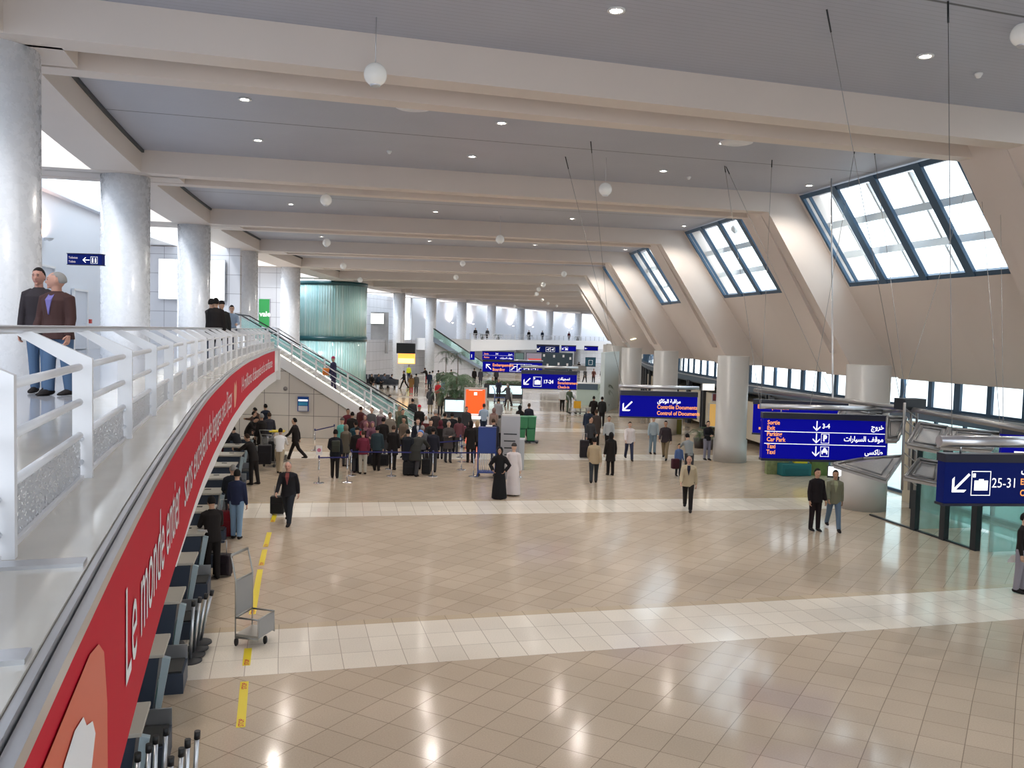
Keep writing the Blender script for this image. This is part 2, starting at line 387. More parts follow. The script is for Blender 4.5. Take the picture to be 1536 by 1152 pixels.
# columns
def lcol(u, s, z0, z1, r, base=False):
    mb = MB(); prof = [(r, z0), (r, z1)] if not base else [(r + .05, z0), (r + .05, z0 + 1.0), (r, z0 + 1.02), (r, z1)]
    mb.lathe([(p[0], p[1]) for p in prof], 48); o = mb.build('column', COLM if not base else mat('grey_column_plaster', (.52, .50, .47), .35, noise=.05, nscale=2), loc=(*car(u, s)[:2], 0)); return o
for k in (1, 2, 3, 4, 5, 8, 9, 10, 11, 12, 13, 14):
    o = lcol(duL(SK(k)), SK(k), 0, 9.86, .68); tag(o, kind='structure')
for k in range(1, 14):
    o = lcol(24.3, SK(k) - 1.8, 0, 4.8, .70, True); tag(o, kind='structure')
# gallery back wall, cove, clerestory
gw = uvwall('wall_left', [car(-2.9, s_)[:2] for s_ in rng(-72, -25, 3)], 4.5, 9.9, M_wallw, -.25); tag(gw, kind='structure')
cv = MB(); arcbox(cv, -3.4, -2.6, -72, -25, 9.9, 10.25); tag(cv.build('trim_1', M_wallw), kind='structure')
gw2 = uvwall('wall_far_gallery', [car(-3.0, s_)[:2] for s_ in rng(48, 128, 4)], 4.5, 10, M_wallw, -.25); tag(gw2, kind='structure')
lw = uvwall('wall_under_gallery', [car(-1.2, s_)[:2] for s_ in rng(-72, -22.2, 3)], 0, 4.1, mat('counter_back_wall', (.34, .35, .27), .6), -.2); tag(lw, kind='structure')
rf = MB(); arcbox(rf, -15, -3.4, -30, 0, 9.92, 10.2, 3); tag(rf.build('landing_shade_roof', M_white), kind='structure')  # roof slab added to keep daylight off the panelled walls
wr = MB(); arcbox(wr, -15, -2.9, -25.2, -25.0, 4.5, 9.9, 1); tag(wr.build('wall_return', M_wallw), kind='structure')
gp = MB()
for sa, sb in zip(rng(-72, 128, 2)[:-1], rng(-72, 128, 2)[1:]):
    da, db = duL(sa) * .5 + 1.0, duL(sb) * .5 + 1.0
    gp.prism([car(da, sa, 10.42), car(da + .07, sa, 10.42), car(da + .07, sa, 10.5), car(da, sa, 10.5)], [car(db, sb, 10.42), car(db + .07, sb, 10.42), car(db + .07, sb, 10.5), car(db, sb, 10.5)])
tag(gp.build('painted_shadow_gap', M_dark), kind='structure')  # black strip standing in for the shadow gap between ceiling and edge beam
# panelled cross walls
def xw(name, x0, x1, Y, z0, z1, m, rot=0):
    o = uvwall(name, [(x0, Y), (x1, Y + rot)], z0, z1, m, .3); return tag(o, kind='structure')
xw('wall_panelled', -23, -15.2, 48.5, 4.5, 9.86, M_panelu); xw('wall_panelled_far', -23, -16.4, 62.5, 0, 9.86, M_panelu)
# far end: ground-floor wall below the far gallery
fw = uvwall('wall_far', [car(-3, s_)[:2] for s_ in rng(24, 128, 4)], 0, 4.5, M_panelu, -.25); tag(fw, kind='structure')
fw3 = uvwall('wall_far_upper', [car(-5.5, s_)[:2] for s_ in rng(-2, 50, 4)], 0, 10, M_panelu, -.25); tag(fw3, kind='structure')
fe = MB(); arcbox(fe, 4.25, 4.6, 50, 128, 3.2, 4.75); arcbox(fe, -3, 4.6, 49.6, 50, 3.2, 4.75); tag(fe.build('trim_2', M_white), kind='structure')
fs_ = MB(); arcbox(fs_, -3, 4.3, 50, 128, 4.0, 4.1); tag(fs_.build('ceiling_under_gallery', M_white), kind='structure')
xb = uvwall('light_block_wall', [car(9, -72)[:2], car(28, -72)[:2]], 0, 10.9, mat('light_block_paint', (.60, .56, .52), .7), .3); tag(xb, kind='structure')  # unseen wall added behind the camera to cut the frontal fill light
# lights
def world():
    w = bpy.data.worlds.new('sky'); scn.world = w; w.use_nodes = True; n = w.node_tree; b = n.nodes['Background']
    tc = N(n, 'ShaderNodeTexCoord'); sp = N(n, 'ShaderNodeSeparateXYZ'); n.links.new(tc.outputs['Generated'], sp.inputs[0])
    c = MIX(n, MTH(n, 'ADD', MTH(n, 'MULTIPLY', sp.outputs[2], .9), .35), (.97, .98, 1, 1), (.72, .86, 1.0, 1))
    n.links.new(c, b.inputs[0]); b.inputs[1].default_value = WORLD_S
WORLD_S = 3.2
DLW = 380
world()
sun = bpy.data.lights.new('sun', 'SUN'); sun.energy = 2.0; sun.angle = .2; so = bpy.data.objects.new('sun', sun); link(so); so.rotation_euler = (math.radians(38), math.radians(-20), 0)
def spot(loc, energy, size=2.4, r=.08, c=(1, .93, .85), name='downlight_lamp', blend=.6, d=None):
    l = bpy.data.lights.new(name, 'SPOT'); l.energy = energy; l.spot_size = size; l.spot_blend = blend; l.shadow_soft_size = r; l.color = c
    o = bpy.data.objects.new(name, l); link(o); o.location = loc
    if d is not None: o.rotation_euler = Vector(d).to_track_quat('-Z', 'Y').to_euler()
    return o
scn.view_settings.view_transform = 'Standard'; scn.view_settings.look = 'None'; scn.view_settings.gamma = 1; scn.view_settings.use_curve_mapping = False
scn.view_settings.exposure = 0.02
scn.cycles.use_denoising = True
scn.cycles.max_bounces = 8; scn.cycles.diffuse_bounces = 5; scn.cycles.transparent_max_bounces = 12; scn.cycles.sample_clamp_indirect = 6
# ================================================================ GALLERY EDGE, RAILING, BANNER, STAIR, ROTUNDA
SE = -22.0
st = MB(); arcbox(st, 3.35, 4.70, -70, SE, 4.5, 4.56, 1.0, fn=carE); tag(st.build('trim_3', M_stone), kind='structure')
t4 = MB()
for s_ in (-63.15, -64.2): arcbox(t4, 3.3, 4.69, s_ - .05, s_ + .05, 4.56, 4.575, fn=carE)
arcbox(t4, 4.703, 4.728, -70, SE, 4.49, 4.55, 1.0, fn=carE); arcbox(t4, 4.733, 4.772, -70, SE, 4.475, 4.525, 1.0, fn=carE); tag(t4.build('trim_4', M_alu), kind='structure')
fa = MB(); arcbox(fa, 4.2, 4.70, -70, SE, 3.45, 4.44, 1.0, fn=carE); arcbox(fa, 4.3, 4.62, -57, SE, 2.95, 3.45, 1.0, fn=carE); arcbox(fa, 4.2, 4.8, SE, SE + .12, 3.0, 4.5, fn=carE); tag(fa.build('trim_5', M_white), kind='structure')
ce = MB(); arcbox(ce, -1.2, 3.2, -70, SE, 3.98, 4.1, 2); tag(ce.build('ceiling_counters', M_white), kind='structure')
# railing
rl = empty('railing', carE(4.3, -45, 4.5), 0, 'white steel gallery railing with bent flat posts and a steel handrail', 'railing')
rinv = Matrix.Translation(-rl.location)
def rb(mb, name, m, par=None): 
    mb.v = [tuple(rinv @ Vector(v)) for v in mb.v]; return mb.build(name, m, par or rl)
hr = MB(); hr.tube([carE(4.03, s_, 5.455) for s_ in rng(-70, SE, .8)], .025, 12); rb(hr, 'handrail', M_alu)
M_rail = mat('rail_white', (.78, .78, .80), .35)
for h in (5.24, 5.03, 4.83):
    for s_ in [-69.0 + 2 * i for i in range(24)]:
        tb = MB(); tb.tube([carE(4.36, s_ + .1, h), carE(4.36, s_ + 1.9, h)], .022, 10); rb(tb, 'rail_tube', M_rail)
mm, mn, mbn = nt('perforated_mesh'); _uv = N(mn, 'ShaderNodeTexCoord'); _ck = N(mn, 'ShaderNodeTexVoronoi'); _ck.inputs['Scale'].default_value = 60; mn.links.new(_uv.outputs['Object'], _ck.inputs['Vector'])
mn.links.new(MTH(mn, 'GREATER_THAN', _ck.outputs['Distance'], .42), mbn.inputs['Alpha']); mbn.inputs['Base Color'].default_value = (.6, .6, .62, 1); MATS['mesh'] = mm
for i in range(24):
    s_ = -69.0 + 2 * i
    tb = MB(); arcbox(tb, 4.35, 4.36, s_ + .06, s_ + 1.94, 4.585, 4.80, .6, fn=carE); rb(tb, 'mesh_panel', mm)
    tb = MB(); arcbox(tb, 4.33, 4.38, s_ + .06, s_ + 1.94, 4.56, 4.585, .6, fn=carE); rb(tb, 'bottom_rail', M_rail)
for i in range(25):
    s_ = -69.0 + 2 * i
    if s_ > SE: break
    pb = MB(); pa = [(4.31, 4.56), (4.42, 4.56), (4.42, 5.29), (4.09, 5.445), (4.0, 5.43), (4.31, 5.24)]
    pb.prism([carE(u, s_ - .025, z) for u, z in pa], [carE(u, s_ + .025, z) for u, z in pa]); po = rb(pb, 'post', M_rail)
    for z in (4.66, 4.80):
        bo = MB()
        d = carE(1, s_, 0) - carE(0, s_, 0); c = carE(4.36, s_ - .025, z); t_ = Vector((-d.y, d.x, 0)).normalized()
        bo.tube([c + t_ * 0.001, c - t_ * .014], .016, 10)
        rb(bo, 'bolt', M_alu, po)
# banner on the fascia
BU, BZ0, BZ1 = 4.765, 3.50, 4.475
def bannertop(s): return BZ1
ban = empty('banner', carE(BU, -45, 4), 0, 'long red advertising banner with white lettering along the gallery edge', 'banner')
def relb(mb): mb.v = [tuple(Vector(v) - ban.location) for v in mb.v]; return mb
M_red = mat('banner_red', (.56, .006, .028), .6, spec=.15, noise=.04, nscale=1.0)
bb = MB(); arcbox(bb, BU - .03, BU, -69, SE - 2.6, BZ0, BZ1, .8, fn=carE); relb(bb).build('banner_sheet', M_red, ban)
M_btxt = mat('banner_white', (.85, .85, .87), .4)
# text helper: FONT -> mesh data
_tf = {}
AR = {'ا': ('\uFE8D', '\uFE8E', None, None), 'ب': ('\uFE8F', '\uFE90', '\uFE91', '\uFE92'), 'ة': ('\uFE93', '\uFE94', None, None), 'ت': ('\uFE95', '\uFE96', '\uFE97', '\uFE98'),
 'ث': ('\uFE99', '\uFE9A', '\uFE9B', '\uFE9C'), 'ج': ('\uFE9D', '\uFE9E', '\uFE9F', '\uFEA0'), 'خ': ('\uFEA5', '\uFEA6', '\uFEA7', '\uFEA8'), 'ر': ('\uFEAD', '\uFEAE', None, None),
 'س': ('\uFEB1', '\uFEB2', '\uFEB3', '\uFEB4'), 'ط': ('\uFEC1', '\uFEC2', '\uFEC3', '\uFEC4'), 'ف': ('\uFED1', '\uFED2', '\uFED3', '\uFED4'), 'ق': ('\uFED5', '\uFED6', '\uFED7', '\uFED8'),
 'ك': ('\uFED9', '\uFEDA', '\uFEDB', '\uFEDC'), 'ل': ('\uFEDD', '\uFEDE', '\uFEDF', '\uFEE0'), 'م': ('\uFEE1', '\uFEE2', '\uFEE3', '\uFEE4'), 'و': ('\uFEED', '\uFEEE', None, None),
 'ي': ('\uFEF1', '\uFEF2', '\uFEF3', '\uFEF4'), 'ئ': ('\uFE89', '\uFE8A', '\uFE8B', '\uFE8C')}
def shape_ar(t):
    out = []; n = len(t)
    for i, ch in enumerate(t):
        if ch not in AR: out.append(ch); continue
        prev = i > 0 and t[i-1] in AR and AR[t[i-1]][2] is not None
        nxt = i + 1 < n and t[i+1] in AR and AR[ch][2] is not None
        f = AR[ch]; out.append(f[3] if prev and nxt else f[1] if prev else f[2] if nxt else f[0])
    return ''.join(out[::-1])
def textgeo(s, size, weight=0.0, align='LEFT'):
    """returns verts(2d), faces"""
    cu = bpy.data.curves.new('t', 'FONT'); cu.body = s; cu.size = size; cu.align_x = align; cu.fill_mode = 'FRONT'; cu.resolution_u = 3; cu.offset = weight
    ob = bpy.data.objects.new('t', cu); col.objects.link(ob)
    dg = bpy.context.evaluated_depsgraph_get(); dg.update(); me = bpy.data.meshes.new_from_object(ob.evaluated_get(dg))
    vs = [(v.co.x, v.co.y) for v in me.vertices]; fs = [tuple(p.vertices) for p in me.polygons]
    col.objects.unlink(ob); bpy.data.objects.remove(ob); bpy.data.curves.remove(cu); bpy.data.meshes.remove(me)
    return vs, fs
def bantext(s, s0, s1, z, size, name='lettering'):
    vs, fs = textgeo(s, 1.0); mx = max(v[0] for v in vs); mnx = min(v[0] for v in vs); mb = MB()
    mb.add([carE(BU + .006, s0 + (v[0] - mnx) / (mx - mnx) * (s1 - s0), z + v[1] * size) for v in vs], fs); return relb(mb).build(name, M_btxt, ban, fix=False)
bantext('Le monde entier', -62.5, -58.7, 3.80, .68); bantext('sans excédent de bagages avec Djezzy', -58.15, -46.6, 3.80, .62)
bantext("14 millions d'abonnés et la confiance", -42.6, -26.2, 3.80, .58)
# emblem panels: rounded orange shape with a white silhouette
def banshape(pts, s0, z0, w, h, m, du, name):
    mb = MB(); mb.add([carE(BU + du, s0 + x * w, z0 + y * h) for x, y in pts], [tuple(range(len(pts)))]); return relb(mb).build(name, m, ban, fix=False)
M_or = mat('emblem_orange', (.68, .10, .05), .4)
banshape([(0, .06), (.03, 0), (.97, 0), (1, .06), (.99, .55), (.93, .85), (.84, .95), (.7, 1), (.08, 1), (.02, .95)], -64.75, 3.56, 1.6, .80, M_or, .006, 'emblem_field')
banshape([(.05, 0), (.16, 0), (.2, .25), (.28, .3), (.33, .28), (.36, 0), (.47, 0), (.5, .3), (.62, .42), (.75, .5), (.84, .62), (.78, .72), (.66, .78), (.6, .86), (.45, .9), (.28, .88), (.12, .75), (.06, .5)], -64.5, 3.58, 1.15, .74, M_btxt, .011, 'emblem_figure')
banshape([(.2, 0), (.6, 0), (.9, .3), (1, .7), (.8, 1), (.5, .8), (.2, 1), (0, .6)], -45.9, 3.66, 1.1, .6, mat('emblem_gold', (.75, .35, .2), .4), .006, 'emblem_small')
# stair
SY0, SY1, SX0, SX1 = 43.6, 45.6, -12.35, -4.95
sm = MB(); nst = 26; run = (SX1 - SX0) / nst; rise = 4.5 / nst
for i in range(nst):
    x = SX0 + run * i; z = 4.5 - rise * (i + 1)
    sm.box2((x, SY0 + .06, z - .12), (x + run + .02, SY1 - .06, z))
    sm.box2((x + run - .02, SY0 + .06, z - rise), (x + run, SY1 - .06, z - .02)) if i < nst - 1 else None
stair = empty('staircase', ((SX0 + SX1) / 2, SY0, 0), 0, 'straight public staircase with white stringer going down from the gallery end', 'staircase')
def rel(mb, o): mb.v = [tuple(Vector(v) - o.location) for v in mb.v]; return mb
rel(sm, stair).build('treads', mat('stair_tread', (.55, .54, .52), .4), stair)
for y in (SY0 - .02, SY1 - .06):
    s2 = MB(); P = [(SX0, 4.62), (SX1, .12), (SX1, 0), (SX1 - .75, 0), (SX0, 3.95)]
    s2.prism([(x, y, z) for x, z in P], [(x, y + .08, z) for x, z in P]); rel(s2, stair).build('stringer', M_white, stair)
    lt = MB(); lt.prism([(SX0, y - .012, 4.62), (SX1, y - .012, .12), (SX1, y - .012, .07), (SX0, y - .012, 4.57)], [(SX0, y, 4.62), (SX1, y, .12), (SX1, y, .07), (SX0, y, 4.57)]); rel(lt, stair).build('light_strip', mat('warm_led', (1, .95, .8), .5, emit=3.5), stair)
    h2 = MB(); h2.tube([(SX0 - .3, y, 5.55), (SX0, y, 5.5), (SX1, y, 1.0), (SX1 + .3, y, .98)], .03); rel(h2, stair).build('handrail', M_alu, stair)
    for d in (.3, .6): 
        h3 = MB(); h3.tube([(SX0, y, 5.5 - d), (SX1, y, 1.0 - d)], .018); rel(h3, stair).build('rail_tube', M_rail, stair)
    for i in range(7):
        f = i / 6; x = SX0 + (SX1 - SX0) * f; zb = 4.5 * (1 - f); p2 = MB(); p2.box2((x - .04, y - .02, zb), (x + .04, y + .06, zb + 1.0)); rel(p2, stair).build('post', M_rail, stair)
wst = MB(); P = [(-14.4, 0), (SX1 - .9, 0), (SX0, 3.9), (-14.4, 3.9)]
me = bpy.data.meshes.new('wall_stair'); me.from_pydata([(x, SY0 + .1 + d, z) for d in (0, .2) for x, z in P], [], [(0, 1, 2, 3), (7, 6, 5, 4), (0, 4, 5, 1), (1, 5, 6, 2), (2, 6, 7, 3), (3, 7, 4, 0)])
_l = me.uv_layers.new(name='UVMap')
for lp in me.loops: v = me.vertices[lp.vertex_index].co; _l.data[lp.index].uv = (v.x + 20, v.z)
me.materials.append(M_panelg); tag(link(bpy.data.objects.new('wall_stair', me)), kind='structure')
# escalator behind the stair
EX0, EX1, EY0, EY1 = -14.6, -5.2, 46.6, 48.0
es = empty('escalator', (-8, EY0, 0), 0, 'escalator with black handrails and glass sides behind the white staircase', 'escalator')
ez = lambda x: (EX1 - x) * 5.2 / (EX1 - EX0)
for y in (EY0, EY1):
    g = MB(); P = [(EX0, 5.25), (EX1, .1), (EX1, .9), (EX0, 6.05)]; g.prism([(x, y, z) for x, z in P], [(x, y + .02, z) for x, z in P]); rel(g, es).build('glass_side', M_tglass, es)
    g = MB(); g.tube([(EX1 + .5, y, .25), (EX1 + .75, y, .5), (EX1 + .6, y, .85), (EX1, y, 1.0), (EX0, y, 6.15), (EX0 - .8, y, 6.25), (EX0 - 1.0, y, 6.0)], .035, 8); rel(g, es).build('handrail', M_dark, es)
    g = MB(); P = [(EX0, 4.35), (EX1 - .4, -.0), (EX1 + .6, 0), (EX1 + .6, .22), (EX1, .22), (EX0, 5.35)]; g.prism([(x, y - .1, z) for x, z in P], [(x, y + .12, z) for x, z in P]); rel(g, es).build('truss_skirt', M_white, es)
g = MB()
for i in range(34):
    x = EX0 + (EX1 - EX0) * i / 34; z = ez(x); g.box2((x, EY0 + .15, z - .28), (x + .30, EY1 - .12, z - .0))
rel(g, es).build('steps', mat('step_metal', (.25, .26, .27), .35, .7), es)
# rotunda of ribbed green glass
RC = Vector((-17.0, 80.5, 0))
ro = empty('glass_rotunda', RC, 0, 'tall round tower of teal ribbed glass with dark bands', 'rotunda')
m, n, b = nt('teal_ribbed_glass'); tc = N(n, 'ShaderNodeTexCoord'); sp = N(n, 'ShaderNodeSeparateXYZ'); n.links.new(tc.outputs['Object'], sp.inputs[0])
an = MTH(n, 'ARCTAN2', sp.outputs[1], sp.outputs[0]); ns = N(n, 'ShaderNodeTexNoise'); ns.noise_dimensions = '1D'; ns.inputs['Scale'].default_value = 9; n.links.new(an, ns.inputs['W'])
n.links.new(MIX(n, ns.outputs[0], (.20, .58, .59, 1), (.80, .96, .93, 1)), b.inputs['Base Color']); b.inputs['Roughness'].default_value = .22; b.inputs['Coat Weight'].default_value = .5
rbp = N(n, 'ShaderNodeBump'); rbp.inputs['Strength'].default_value = .5; rbp.inputs['Distance'].default_value = .05; n.links.new(MTH(n, 'SINE', MTH(n, 'MULTIPLY', an, 90)), rbp.inputs['Height']); n.links.new(rbp.outputs[0], b.inputs['Normal'])
TEAL = m
g = MB(); g.lathe([(3.35, .0), (3.35, 4.55)], 64); g.build('lower_glass', TEAL, ro); g = MB(); g.lathe([(3.35, 4.85), (3.35, 9.55)], 64); g.build('upper_glass', TEAL, ro)
g = MB(); g.lathe([(3.3, 4.5), (3.42, 4.52), (3.42, 4.9), (3.3, 4.92)], 64); g.build('middle_band', mat('dark_teal', (.01, .07, .08), .3), ro)
g = MB(); g.lathe([(3.3, 9.5), (3.42, 9.5), (3.42, 9.84), (3.3, 9.84)], 64); g.build('top_band', MATS['dark_teal'], ro)
# ================================================================ RIGHT SIDE FACADE, OUTSIDE
FU = 27.6
og = MB(); arcbox(og, 34, 95, -90, 130, -.15, -.01, 8); tag(og.build('ground', mat('pale_paving', (.62, .62, .6), .8)), kind='structure')
M_fas = mat('blue_grey_fascia', (.10, .14, .19), .4, .3)
M_shop = mat('shop_dark', (.035, .04, .05), .35)
M_cream = mat('shop_cream', (.62, .55, .42), .6)
fc = MB(); arcbox(fc, FU - .25, FU + .1, -66, 60, 2.85, 3.25, 2); tag(fc.build('trim_6', M_fas), kind='structure')
fc = MB(); arcbox(fc, FU - .30, FU - .26, -66, 60, 3.16, 3.22, 2); tag(fc.build('trim_7', M_alu), kind='structure')
# upper glazing: one window per bay with slate mullions
for k in range(0, 10):
    a, b_ = SK(k) - 2.0, SK(k + 1) - 2.0
    fr = MB()
    for f in (0, .13, .28, .42, .58, .72, .86):
        s_ = a + (b_ - a) * f; d = (car(1, s_) - car(0, s_)); c = car(FU, s_, 3.85); fr.box(c, (.10, .20 if f else .3, 1.2), rz=yaw(s_))
    arcbox(fr, FU - .05, FU + .05, a, b_, 3.25, 3.33, 3)
    w = fr.build('window_%d' % (20 + k), M_blueframe); tag(w, kind='structure')
    g = MB()
    for sa, sb in zip(rng(a, b_, 3)[:-1], rng(a, b_, 3)[1:]): g.quad(car(FU, sa, 3.3), car(FU, sb, 3.3), car(FU, sb, 4.42), car(FU, sa, 4.42))
    g.build('pane', M_glass, w)
# shop fronts below the fascia (far bays), glazed entrance bays near
sf = MB()
for k in (3, 4, 5, 6, 7):
    a, b_ = SK(k) - 2.0, SK(k + 1) - 2.0
    arcbox(sf, FU + 2.0, FU + 2.2, a, b_, 0, 2.85, 3)
    for f in (0, .30, .34, .64, .68, .98):
        s_ = a + (b_ - a) * f; sf.box(car(FU - .05, s_, 1.42), (.25, .22, 2.85), rz=yaw(s_))
arcbox(sf, FU - .1, FU + 2.2, SK(3) - 2, SK(8) - 2, 2.75, 2.86, 3)
tag(sf.build('wall_shops', M_shop), kind='structure')
fl = MB(); arcbox(fl, FU, FU + 1.98, SK(3) + 1, SK(8) - 2, 0.3, 2.3, 3); tag(fl.build('wall_shop_back', M_cream), kind='structure')
# entrance vestibule of dark posts and tinted glass on the line of the right-hand columns
VU = 23.85
ve = empty('entrance_vestibule', car(VU, -44.5), 0, 'glass entrance vestibule with black posts and green-tinted panes below the check-in sign', 'vestibule')
for s_ in (-44.0, -45.4, -46.75):
    g = MB(); g.box(car(VU, s_, 1.5), (.16, .20, 3.0), rz=yaw(s_)); rel(g, ve).build('post', M_dark, ve)
g = MB(); arcbox(g, VU - .05, VU + .05, -46.75, -41.6, 0.0, .04, 1); rel(g, ve).build('floor_track', M_dark, ve)
g = MB(); arcbox(g, VU - .08, VU + .08, -46.8, -43.9, 2.9, 3.1, 1); rel(g, ve).build('head_beam', M_dark, ve)
g = MB(); arcbox(g, FU - .25, FU - .05, -52, -39, 0, .12, 1); rel(g, ve).build('sill', M_dark, ve)
for a, b_, u in ((-44.0, -40.6, 26.0), (-47.2, -44.2, 26.0)):
    g = MB(); arcbox(g, u, u + .03, a, b_, .05, 2.85, 1); rel(g, ve).build('glass_panel', M_tglass, ve)
for s_ in (-40.6, -44.1, -47.2):
    g = MB(); g.box(car(26.0, s_, 1.45), (.12, .14, 2.9), rz=yaw(s_)); rel(g, ve).build('post', M_dark, ve)
for s_ in (-44.1, -47.2):
    g = MB(); g.prism([car(VU + .1, s_ - .012, .05), car(26, s_ - .012, .05), car(26, s_ - .012, 2.85), car(VU + .1, s_ - .012, 2.85)], [car(VU + .1, s_ + .012, .05), car(26, s_ + .012, .05), car(26, s_ + .012, 2.85), car(VU + .1, s_ + .012, 2.85)]); rel(g, ve).build('glass_panel', M_tglass, ve)
# inner wall of the entrance (beige) and dark glazed doors
g = MB(); arcbox(g, 26.6, 26.8, -41.4, -39.0, 0, 2.85, 1); tag(g.build('wall_entrance', M_cream), kind='structure')
for i, (a, b_) in enumerate(((-60, -52), (-52, -44.3), (-44.3, -36), (-36, SK(3) - 2))):
    dr = MB(); n_ = 5
    for j in range(n_ + 1):
        s_ = a + (b_ - a) * j / n_; dr.box(car(FU, s_, 1.42), (.10, .10, 2.85), rz=yaw(s_))
    arcbox(dr, FU - .05, FU + .05, a, b_, 0, .1, 2); arcbox(dr, FU - .05, FU + .05, a, b_, 2.15, 2.25, 2)
    dd = dr.build('door_%d' % (i + 1), M_blueframe); tag(dd, kind='structure')
    g = MB()
    for sa, sb in zip(rng(a, b_, 2)[:-1], rng(a, b_, 2)[1:]): g.quad(car(FU, sa, .1), car(FU, sb, .1), car(FU, sb, 2.85), car(FU, sa, 2.85))
    g.build('pane', M_tglass, dd)
# low glass balustrade with a steel rail by the entrance
gb = empty('glass_barrier', car(25.2, -50), 0, 'green glass barrier panel with a steel rail at the right-hand entrance', 'barrier')
g = MB(); arcbox(g, 25.2, 25.23, -51.5, -47.4, .1, 2.6, .5); rel(g, gb).build('glass_panel', M_tglass, gb)
g = MB(); g.tube([car(25.0, s_, .55) for s_ in rng(-51.5, -47.4, .8)], .025); rel(g, gb).build('rail', M_alu, gb)
for s_ in (-51.2, -49.5, -47.6):
    g = MB(); g.tube([car(25.0, s_, 0), car(25.0, s_, .55)], .02, 8); rel(g, gb).build('post', M_alu, gb)
g = MB(); g.box(car(25.2, -47.35, 1.4), (.1, .1, 2.8), rz=yaw(-47)); rel(g, gb).build('end_post', M_blueframe, gb)
# downlights in the ceiling
M_lamp = mat('lamp_glow', (1, .97, .92), .5, emit=28.0)
M_housing = mat('lamp_housing', (.75, .75, .74), .4)
DL = []
for k in range(0, 14):
    for j, ds in enumerate((4.3, 8.6)):
        for u in (4.8, 10.6, 16.4): DL.append((u + (.0 if j else 0), SK(k) + ds, 10.5))
        if j and k < 14: DL.append((21.6, SK(k) + 9.2, 10.5))
cnt = 0
for u, s_, z in DL:
    if s_ < -56: continue
    P = carb(u, s_, z)
    dd = empty('downlight', P, 0, 'small round downlight glowing in the grey slatted ceiling', 'downlight', 'downlights in the slatted ceiling')
    g = MB(); g.lathe([(.14, 0), (.14, -.03), (.10, -.03), (.10, 0)], 16); g.build('housing', M_housing, dd)
    g = MB(); g.lathe([(.0, -.012), (.105, -.012)], 16); g.build('lens', M_lamp, dd)
    if s_ < 70:
        lo = spot(P - Vector((0, 0, .06)), DLW, 2.5, .06)
DISC = []
for px, py in ((620, 160), (1105, 213)):
    P = at(px, py, 10.47); dd = MB(); dd.lathe([(0.0, 0), (.42, 0), (.40, -.05), (.24, -.09), (.22, -.05), (0, -.05)], 32)
    o = dd.build('ceiling_speaker', M_white, loc=(P.x, P.y, 10.5)); DISC.append(o); tag(o, 'shallow white ceiling disc ' + ('over the left half of the hall' if px < 800 else 'nearer the sloping windows'), 'ceiling speaker', 'white discs under the ceiling')
for px, py in ((1468, 111), (1033, 266), (584, 227)):
    P = at(px, py, 10.48); g = MB(); g.lathe([(0, 0), (.07, 0), (.07, -.03), (.035, -.09), (0, -.1)], 12)
    tag(g.build('smoke_detector', M_housing, loc=(P.x, P.y, 10.5)), 'tiny smoke detector on the slatted ceiling ' + {1468: 'above the near sloping window', 1033: 'left of the sloping windows', 584: 'in the second ceiling bay, towards the gallery'}[px], 'smoke detector', 'smoke detectors')
# hanging globe lamps
M_globe = mat('globe_opal', (.72, .71, .68), .25, emit=.15)
GL = [(563, 112, 17.0, 'nearest of all, in front of the first roof beam'), (1535, 52, 17.5, 'cut by the top right corner'), (489, 300, 8.6, 'over the third beam near the gallery'), (908, 284, 9.8, 'in mid hall before the third beam'), (490, 364, 5.9, 'below the fourth beam by the gallery columns'),
      (750, 359, 6.5, 'in mid hall before the fourth beam'), (1103, 343, 6.5, 'in front of the second sloping window'), (515, 399, 4.7, ''), (694, 395, 4.3, ''), (846, 411, 4.2, ''), (540, 420, 3.7, ''), (684, 416, 3.8, ''), (568, 428, 2.6, ''), (815, 427, 3.6, ''), (808, 434, 3.2, ''), (805, 441, 3.0, ''), (813, 450, 2.4, ''), (822, 455, 2.2, ''), (835, 459, 2.0, ''), (772, 459, 2.0, ''), (90, 303, 7.5, 'in the gallery bay beside the wall lamp')]
for px, py, rp, where in GL:
    Y = 1300 * .185 / rp
    P = atY(px, py, Y)
    ztop = 10.5 if pol(P)[0] > .5 else 11.2
    dd = empty('globe_lamp', P, 0, 'white globe lamp on a cord ' + where if where else 'small far white globe lamp hanging under the distant beams', 'pendant lamp', 'white globe lamps')
    g = MB(); g.sph((0, 0, 0), .185, 24, 16); g.build('globe', M_globe, dd)
    g = MB(); g.lathe([(.07, -.192), (.09, -.165), (.08, -.14)], 16); g.build('cap', M_alu, dd)
    g = MB(); g.tube([(0, 0, .17), (0, 0, ztop - P.z)], .007, 5); g.build('cord', M_alu, dd)
# outside seen through the upper windows: building, tree, van
bo_ = MB(); bo_.box(car(62, -62, 2.4), (5, 22, 4.8), rz=yaw(-62)); ob_ = empty('distant_building', car(62, -62), 0, 'pale low building outside beyond the right-hand windows', 'building'); rel(bo_, ob_).build('wall', mat('pale_render', (.6, .6, .58), .8), ob_)
for i in range(4):
    g = MB(); g.box(car(59.4, -70 + 5 * i, 2.4), (.1, 2, 1.6), rz=yaw(-62)); rel(g, ob_).build('window', M_blueframe, ob_)
